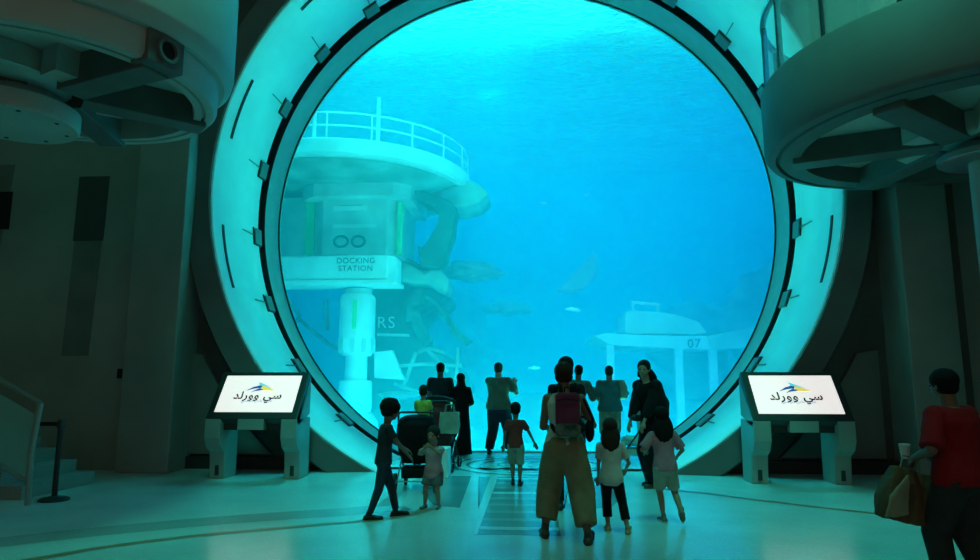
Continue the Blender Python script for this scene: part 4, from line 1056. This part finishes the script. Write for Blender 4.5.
# --- woman with backpack
WF = f = Figure('woman with short brown hair, maroon backpack and wide khaki trousers walking away', (.53, 6.62, 0), -3, 1.68, 'woman', SK2, footL=(-.120, .02, .0), footR=(.120, -.12, 0),
           wristL=(-.095, .17, .60), wristR=(.125, .15, .62), hintL=(-.25, -1, -.1), hintR=(.35, -1, -.1), lean=3, drop=.022, girth=1.16, footrollR=-14, head_pitch=4)
f.shirt(T_white, 0, .010, t0=-0.02, name='tank_top'); f.trousers(T_khaki, .88, .016, 1.12, 1.7, 1.8, folds=.012, top=.24); f.shoes(S_brn, S_brn, name='sandal'); f.hair(H_brown, 'bun')
MB().tube([f.hd(-.3, -.3, .35), f.hd(0, -.48, .5), f.hd(.3, -.3, .35)], .006, 6).build('hair_clip', T_khaki, f.root, local=True)
def backpack(f):
    H = f.H; c = f.rt * .035 + f.P.lerp(f.N, .60) - f.fw * (.066 * H * f.g + .075)
    t = thing('backpack', 'maroon backpack with a dark patterned lower panel on the back of the walking woman', 'backpack', MW[f.root.name] @ c, R(-3) )
    Lm = Matrix.Rotation(R(-3), 4, 'X')
    def blob(nm, m, lo, hi, r=.03, fold=.003):
        b = MB(); 
        x0, y0, z0 = lo; x1, y1, z1 = hi
        pts = [(x, z) for x, z in ((x0 + r, z0), (x1 - r, z0), (x1, z0 + r), (x1, z1 - r), (x1 - r, z1), (x0 + r, z1), (x0, z1 - r), (x0, z0 + r))]
        rings = []
        for yy, k in ((y0, .88), (y0 + .02, 1), (y1 - .01, 1), (y1, .97)):
            cx_, cz_ = (x0 + x1) / 2, (z0 + z1) / 2
            rings.append([Lm @ Vector((cx_ + (x - cx_) * k, yy, cz_ + (z - cz_) * k)) for x, z in pts])
        b.loft(rings); return skin_obj(nm, b, m, t, .008, 2, fold, 14)
    body_ = blob('bag', T_pack, (-.115, -.07, -.12), (.115, .06, .20)); blob('lower_panel', T_floral, (-.12, -.085, -.205), (.12, .062, -.085))
    MB().tube([(-.03, .03, .2), (-.025, .03, .25), (.025, .03, .25), (.03, .03, .2)], .008, 8).build('carry_handle', T_black, t, local=True)
    b = MB(); b.tube([(-.1, -.072, .13), (0, -.078, .14), (.1, -.072, .13)], .004, 6).build('zip', T_black, t, local=True)
    for q in (-1, 1):
        inv = MW[t.name].inverted() @ MW[f.root.name]
        pts = [c + Vector((.06 * q, .05, .2)), c + Vector((.075 * q, .06, .27)), f.S[q] * .55 + f.N * .45 + Vector((0, -.02, .055)), f.S[q] * .6 + f.N * .4 + Vector((0, .075, -.02)), f.S[q] * .75 + f.P * .25 + Vector((0, .12, -.06)), c + Vector((.15 * q, .11, -.12)), c + Vector((.12 * q, .02, -.16))]
        MB().tube([inv @ v for v in interp(pts, 4)], .021, 8).build('strap', T_black, t, smooth=True, local=True)
    return t
backpack(f)
# dark shoulder bag at her right side
hbg = thing('shoulder_bag', 'black shoulder bag at the right side of the woman with the backpack', 'bag', MW[f.root.name] @ (f.P + Vector((.24, .03, .17))), 0)
b = MB(); b.ell((0, 0, 0), (.045, .12, .11), 14, 10); skin_obj('bag', b, T_black, hbg, .01, 2, .006)
inv = MW[hbg.name].inverted() @ MW[f.root.name]
MB().tube([inv @ (f.S[1] + Vector((-.02, 0, .052))), inv @ (f.S[1] + Vector((.04, -.05, -.03))), Vector((0.03, -.07, .12)), Vector((.02, -.05, .02))], .013, 6).build('strap', T_black, hbg, local=True, smooth=True)
# --- person mostly hidden in front of her
f = Figure('dark-haired person in black almost hidden behind the woman with the backpack', (.62, 8.0, 0), 0, 1.76, 'woman', SK2, girth=.8, wristL=(-.06, .12, .6), wristR=(.06, .12, .6))
f.shirt(T_black, .6, .014); f.trousers(T_black, .97); f.shoes(S_blk); f.hair(H_black, 'short')
# --- man leaning with outstretched arm
f = Figure('man in dark green shirt at the glass stretching his arm out to the right', (1.08, 13.55, 0), 3, 1.78, 'man', SK2, wristR=(.21, .12, .69), wristL=(-.10, .10, .62), hintR=(.2, -.4, -1), side=5, girth=1.08, head_tilt=4)
f.shirt(T_olive, 1.3, .02); f.trousers(T_char, .97); f.shoes(S_blk); f.hair(H_black, 'crop')
# --- man in teal shirt
f = Figure('man in loose teal shirt and beige shorts standing at the glass', (1.74, 13.5, 0), 0, 1.76, 'man', SK1, footL=(-.06, 0, 0), footR=(.06, 0, 0), wristL=(-.09, .10, .56), wristR=(.09, .16, .62), hintR=(1, -.5, -.5), girth=1.18)
f.shirt(T_teal, .9, .026, t0=-0.12, flare=.2, sl_r=1.6, waist=.08); f.trousers(T_beige, .52, .016, 1, 1.3, 1.3, name='shorts'); f.shoes(S_blk); f.hair(H_grey, 'crop')
tw = thing('shoulder_cloth', 'grey green cloth hanging over the right shoulder of the man in teal', 'cloth', MW[f.root.name] @ (f.S[1] + Vector((0, -.03, 0))), 0)
b = MB(); b.loft([el_ring(Vector((.03, -.015, .075)), Vector((1, 0, 0)), Vector((0, 1, 0)), .07, .07), el_ring(Vector((.07, -.03, -.05)), Vector((1, 0, 0)), Vector((0, 1, 0)), .085, .07), el_ring(Vector((.08, -.035, -.17)), Vector((1, 0, 0)), Vector((0, 1, 0)), .075, .06), el_ring(Vector((.07, -.035, -.26)), Vector((1, 0, 0)), Vector((0, 1, 0)), .05, .05)])
skin_obj('cloth_fold', b, T_stone, tw, .01, 2, .014, 12)
# --- woman in black leaning
f = Figure('long-haired woman in a loose black top and wide black trousers bending to the right', (1.95, 9.81, 0), 122, 1.78, 'woman', SK1, lean=13, side=0, footL=(-.05, .06, 0), footR=(.05, -.03, 0),
           wristL=(-.10, .20, .50), wristR=(.08, .18, .50), hintL=(-.4, -1, 0), head_yaw=34, head_pitch=4, girth=1.05)
b = MB(); b.loft(f.torso_rings(.03, -.02, 1.0, .5))
for q in (-1, 1):
    b.cone(f.N - Vector((0, 0, .07)), f.S[q], .06, .065); b.cone(f.S[q], f.E[q], .07, .09); b.cone(f.E[q], f.E[q].lerp(f.Wr[q], .6), .09, .06)
b.cone(f.S[1], f.P + f.rt * .1 + f.up * .15 - f.fw * .06, .1, .13); b.cone(f.S[-1], f.P - f.rt * .1 + f.up * .15 - f.fw * .06, .1, .13)
b.cone(f.P.lerp(f.N, .75) - f.fw * .07, f.P.lerp(f.N, .35) - f.fw * .15, .13, .15)
skin_obj('poncho', b, T_black, f.root, .012, 3, .015, 6)
f.trousers(T_black, .99, .016, 1.15, 1.7, 2.6, folds=.012); f.shoes(S_brn, S_gry); f.hair(H_black, 'bob', 1.25)
cb = thing('camera_bag', 'small dark camera hanging in front of the woman in black', 'camera', MW[f.root.name] @ (f.P + Vector((.02, .30, .05))), R(118))
MB().box((-.06, -.04, -.045), (.06, .04, .045)).build('camera_body', M_black, cb, local=True, bevel=.01); MB().lathe([(0, 0), (.035, 0), (.032, .06), (0, .06)], (0, .03, 0), 18, axis='y').build('lens', M_dark, cb, local=True, smooth=True)
# --- girls
f = Figure('girl with long brown hair, white t-shirt and black leggings walking away', (1.0, 6.9, 0), -6, 1.10, 'child', SK1, footL=(-.04, .04, 0), footR=(.13, -.05, .0), wristL=(-.12, .08, .47), wristR=(.13, .12, .53), hintR=(.8, -1, -.5), lean=2, footrollR=-16, drop=.02)
f.shirt(T_white, .75, .016, t0=-0.18, flare=.3); f.trousers(T_black, .82, .010, .95, 1.0, 1.4, name='leggings', folds=.002); f.shoes(S_tan, S_wht); f.hair(H_brown, 'long', 1.25)
f = Figure('girl with long dark hair, pink t-shirt and pale knee shorts stepping away', (1.62, 7.38, 0), 4, 1.19, 'child', SK1, footL=(-.02, .03, 0), footR=(.11, -.10, .045), wristL=(-.15, .12, .60), wristR=(.14, .12, .55), hintL=(-1, -1, -.6), hintR=(1, -1, -.6), lean=2, footrollR=-42, side=-2, drop=.014)
f.shirt(T_dpink, .85, .02, t0=-0.12, flare=.25, sl_r=1.6); f.trousers(T_stone, .42, .012, 1.02, 1.2, 1.2, name='shorts'); f.shoes(S_gry, S_wht); f.hair(H_black, 'long', 1.45)
# --- person in red at the right edge
f = Figure('person in a red shirt and dark trousers carrying a brown paper bag at far right', (3.20, 5.0, 0), 24, 1.57, 'man', SK2, footL=(-.05, .06, 0), footR=(.06, -.06, 0), wristL=(-.135, .10, .60), wristR=(.12, .14, .6), hintL=(-.8, -1, -.4), lean=2, girth=1.15, grip=.8, head_pitch=6)
f.shirt(T_red, .95, .022, t0=-0.12, flare=.2, sl_r=1.5, folds=.009); f.trousers(T_char, .97, .014); f.shoes(S_blk, S_blk); f.hair(H_black, 'short')
FR_ = f
hand = MW[f.root.name] @ (f.Wr[-1] + Vector((0, .08, 0)))
pb = thing('paper_bag', 'crumpled brown paper shopping bag hanging from the hand of the person in red', 'bag', (hand.x - .07, hand.y - .02, hand.z - .45), R(14))
M_paper = mat('brown_paper', (0.11, 0.055, 0.022), 0.85, var=0.2, vscale=5, bump=0.4, bscale=12)
M_paper2 = mat('pale_paper', (0.28, 0.25, 0.16), 0.85, var=0.15)
b = MB()
tilt = Matrix.Rotation(R(14), 4, 'Y') @ Matrix.Scale(1.12, 4)
rings = []
for z, w_, d_, sx in ((0, .15, .07, 0), (.12, .155, .075, -.01), (.24, .15, .06, .0), (.33, .13, .03, .02)):
    rings.append([tilt @ Vector((sx + x * w_, y * d_, z)) for x, y in ((-1, -1), (0, -1.05), (1, -1), (1.02, 0), (1, 1), (0, 1.05), (-1, 1), (-1.02, 0))])
b.loft(rings); skin_obj('bag', b, M_paper, pb, .008, 2, .012, 11)
b = MB(); b.loft([[tilt @ Vector(p) for p in ((-.19, -.085, .0), (-.02, -.085, .05), (-.02, -.07, .05), (-.19, -.07, .0))], [tilt @ Vector(p) for p in ((-.17, -.085, .14), (-.06, -.08, .3), (-.06, -.065, .3), (-.17, -.07, .14))]])
skin_obj('flap', b, M_paper2, pb, .008, 1, .01, 10)
MB().tube([tilt @ Vector(p) for p in ((-.06, 0, .32), (-.05, 0, .41), (.06, 0, .41), (.07, 0, .32))], .006, 6).build('handle', M_paper2, pb, local=True, smooth=True)
cp = thing('paper_cup', 'small white cup in front of the person in red', 'cup', (hand.x + .02, hand.y + .03, hand.z - .02), 0)
MB().lathe([(0, 0), (.026, 0), (.036, .09), (.038, .092), (0, .092)], (0, 0, 0), 20).build('cup', mat('cup_white', (.7, .7, .68), .5), cp, local=True, smooth=True)
MB().lathe([(0, .092), (.04, .092), (.038, .105), (0, .108)], (0, 0, 0), 20).build('lid', S_wht, cp, local=True, smooth=True)

# ================================================================== strollers
def wheel(c, r, parent, ax=(1, 0, 0), w=.035):
    a = Vector(ax).normalized(); q = a.to_track_quat('Z', 'Y').to_matrix()
    b = MB(); rings = []
    for k in range(25):
        t = 2 * PI * k / 24
        rings.append([Vector(c) + q @ Vector((rr * math.cos(t), rr * math.sin(t), zz)) for rr, zz in ((r, -w / 2), (r, w / 2), (r * .75, w / 2), (r * .75, -w / 2))])
    b.loft(rings, cap=False); o = b.build('wheel', M_black, parent, local=True, smooth=True)
    h = MB(); 
    for k in range(5):
        t = 2 * PI * k / 5; h.tube([Vector(c), Vector(c) + q @ Vector((r * .8 * math.cos(t), r * .8 * math.sin(t), 0))], .008, 6)
    h.ell(c, (w * .5, w * .5, w * .5), 10, 6); h.build('spokes', M_steel, o, local=True)
    return o
def stroller(label, loc, rz, mfab, sc=1.0, canopy=None, hood_up=True):
    t = thing('stroller', label, 'stroller', loc, R(rz)); S_ = sc
    def V(x, y, z): return Vector((x, y, z)) * S_
    for q in (-1, 1):
        MB().tube([V(.24 * q, -.30, 1.02), V(.24 * q, -.16, .72), V(.22 * q, .12, .34), V(.2 * q, .36, .10)], .013, 8).build('frame_tube', M_dark, t, smooth=True, local=True)
        MB().tube([V(.25 * q, -.28, .12), V(.22 * q, .05, .42), V(.22 * q, .22, .52)], .012, 8).build('rear_leg', M_steel, t, smooth=True, local=True)
        wheel(V(.27 * q, -.28, .125), .125 * S_, t); wheel(V(.2 * q, .38, .09), .09 * S_, t)
    MB().tube([V(-.24, -.30, 1.02), V(-.2, -.34, 1.05), V(.2, -.34, 1.05), V(.24, -.30, 1.02)], .016, 8).build('handlebar', M_dark, t, smooth=True, local=True)
    MB().tube([V(-.25, -.28, .14), V(.25, -.28, .14)], .01, 8).build('axle', M_steel, t, local=True)
    b = MB(); rr = []
    for y0, z, a, d in ((-.14, .36, .19, .06), (-.16, .52, .245, .12), (-.19, .72, .265, .16), (-.20, .88, .262, .17), (-.17, .97, .22, .13), (-.15, 1.01, .12, .07)):
        rr.append(el_ring(V(0, y0, z), Vector((1, 0, 0)), Vector((0, 1, 0)), a * S_, d * S_))
    b.loft(rr); b.cone(V(-.15, -.1, .44), V(-.15, .2, .44), .07, .07); b.cone(V(.15, -.1, .44), V(.15, .2, .44), .07, .07); b.cone(V(0, -.1, .43), V(0, .2, .43), .09, .09)
    skin_obj('seat', b, mfab, t, .012, 2, .01, 7)
    b = MB(); rr = []
    for k in range(8):
        a = R(-15 + k * 17); 
        rr.append([V(x, -.17 + .30 * math.sin(a) * .9 + e * .0, .94 + .19 * math.cos(a) * (1 - (x / .29) ** 2 * .35) - (0.0 if e == 0 else .02)) for x, e in [(-.25, 0), (-.17, 0), (-.06, 0), (.06, 0), (.17, 0), (.25, 0), (.25, 1), (.06, 1), (-.06, 1), (-.25, 1)]])
    if hood_up:
        b.loft(rr[:5]); skin_obj('hood', b, canopy or mfab, t, .010, 1, .006, 9)
    b = MB(); b.box(V(-.2, -.22, .17), V(.2, .2, .3)); skin_obj('basket', b, mfab, t, .012, 3, .004)
    MB().box(V(-.14, .26, .12), V(.14, .38, .14)).build('footrest', M_dark, t, local=True)
    return t
stroller('black stroller seen from behind between the curly-haired boy and the toddler', (-1.37, 9.35, 0), 4, T_black, 1.0, hood_up=False)
T_rs = cloth('stroller_red_cloth', (0.16, 0.03, 0.03))
stroller('stroller with dark red seat in front of the couple at the glass', (-1.33, 11.3, 0), -10, T_rs, 1.08, T_char)
hb2 = thing('tote_bag', 'pale green bag hanging from the handle of the dark red stroller', 'bag', (-1.12, 10.88, 0.62), R(-12))
b = MB(); b.loft([[Vector((x * w_, y * .05, z)) for x, y in ((-1, -1), (1, -1), (1, 1), (-1, 1))] for z, w_ in ((0, .15), (.15, .17), (.34, .15))]); skin_obj('bag', b, T_stone, hb2, .01, 2, .012, 9)
for y in (-.03, .03): MB().tube([(-.08, y, .33), (-.06, y, .46), (.06, y, .46), (.08, y, .33)], .007, 6).build('strap', T_stone, hb2, local=True)
M_pale = cloth('pale_stroller_cloth', (0.45, 0.52, 0.46))
stroller('pale grey stroller by the glass between the teal man and the woman in black', (2.05, 12.3, 0), 75, M_pale, .92)
# child riding high in the black stroller
f = Figure('small child in a green patterned shirt sitting up in the black stroller', (-1.33, 9.50, .52), -5, .86, 'toddler', SK1, footL=(-.06, .36, .24), footR=(.06, .36, .24), kneehint={-1: (0, .2, 1), 1: (0, .2, 1)}, drop=-.02, wristL=(-.12, .16, .55), wristR=(.12, .16, .55))
f.shirt(T_greenp, .8, .012, flare=.2); f.trousers(T_jean, .95, .008); f.shoes(S_gry); f.hair(H_brown, 'crop')
pd = MB().box((-1.28, 10.35, 0), (-1.08, 10.75, .44)).build('plinth', M_lining, bevel=.012)
tag(pd, 'low white plinth on the floor beside the black stroller', 'plinth')
# ================================================================== light
# lamps over the tank, followed by added fills at its front and bed
area('tank_lamp', (-7, 20, 14), (-6, 20, 0), (8, 7), 450, (0.0, 0.75, 0.95))
area('tank_lamp', (6, 24, 14), (6, 24, 0), (14, 10), 1650, (0.0, 0.31, 1.0))
area('tank_lamp', (0, 36, 14), (0, 36, 0), (26, 12), 7400, (0.0, 0.29, 1.0))
spot('tank_beam_lamp', (-0.9, 20, 14), (-1.1, 20.3, 0), 6000, (0.0, 0.5, 1.0), R(15), 0.8, 0.3)
area('tank_station_fill', (-3.0, 15.0, 11.2), (-5.0, 19.5, 4.5), (5, 0.8), 380, (0.0, 0.75, 1.0))  # added fill that brightens the station from the glass side
area('tank_bed_fill', (-3, 15.6, -1.0), (-4.5, 20, 5), (7, 0.5), 230, (0.0, 0.5, 1.0))  # added uplight, hidden below the sill, lifts the lower station
area('tank_bed_fill', (4, 16.6, -1.0), (5, 24, 4), (7, 0.5), 420, (0.0, 0.32, 1.0))  # added uplight for the platform side, out of view
# unseen fill lights added close behind the glass, above and below the pane, washing out into the hall
area('tank_front_fill', (0, 15.2, 12.6), (0, 7, 0), (12, 1.2), 2150, (0.03, 1.0, 0.66))
area('tank_bed_fill', (0, 15.1, -0.9), (0, 10, 9.0), (9, 0.8), 780, (0.03, 1.0, 0.70))  # added uplight for the upper part of the portal lining
area('tank_front_fill', (0, 15.0, 11.6), (0, 8.5, 0), (3, 0.8), 260, (0.0, 0.72, 1.0), spread=R(60))
# teal fills added to brighten the hall, then its dim warm lamp
for x in (-2.0, 2.2):
    spot('hall_fill_spot', (x, 4.5, 11), (x * 1.6, 8.5, 0), 1700, (0.06, 1.0, 0.70), R(46), 0.9, 0.6)  # added to brighten the floor without touching the walls
area('hall_light', (-6, 2, 11.0), (-5, 7, 0), (5, 5), 90, (0.25, 1.0, 0.62))  # added ceiling fill imitating the green cast of the tank
area('hall_light', (6, 2, 11.0), (5, 7, 0), (5, 5), 40, (0.4, 1.0, 0.7))  # weaker added fill on the right side
area('hall_light', (0, -5, 6.0), (1, 6, 2), (6, 3), 55, (1.0, 0.78, 0.62))
w = bpy.data.worlds.new('world'); SC.world = w; w.use_nodes = True
w.node_tree.nodes['Background'].inputs[0].default_value = (0.35, 0.8, 0.6, 1)
w.node_tree.nodes['Background'].inputs[1].default_value = 0.03
SC.cycles.volume_bounces = 3
SC.cycles.max_bounces = 8
SC.cycles.use_denoising = True
SC.view_settings.exposure = 0.0
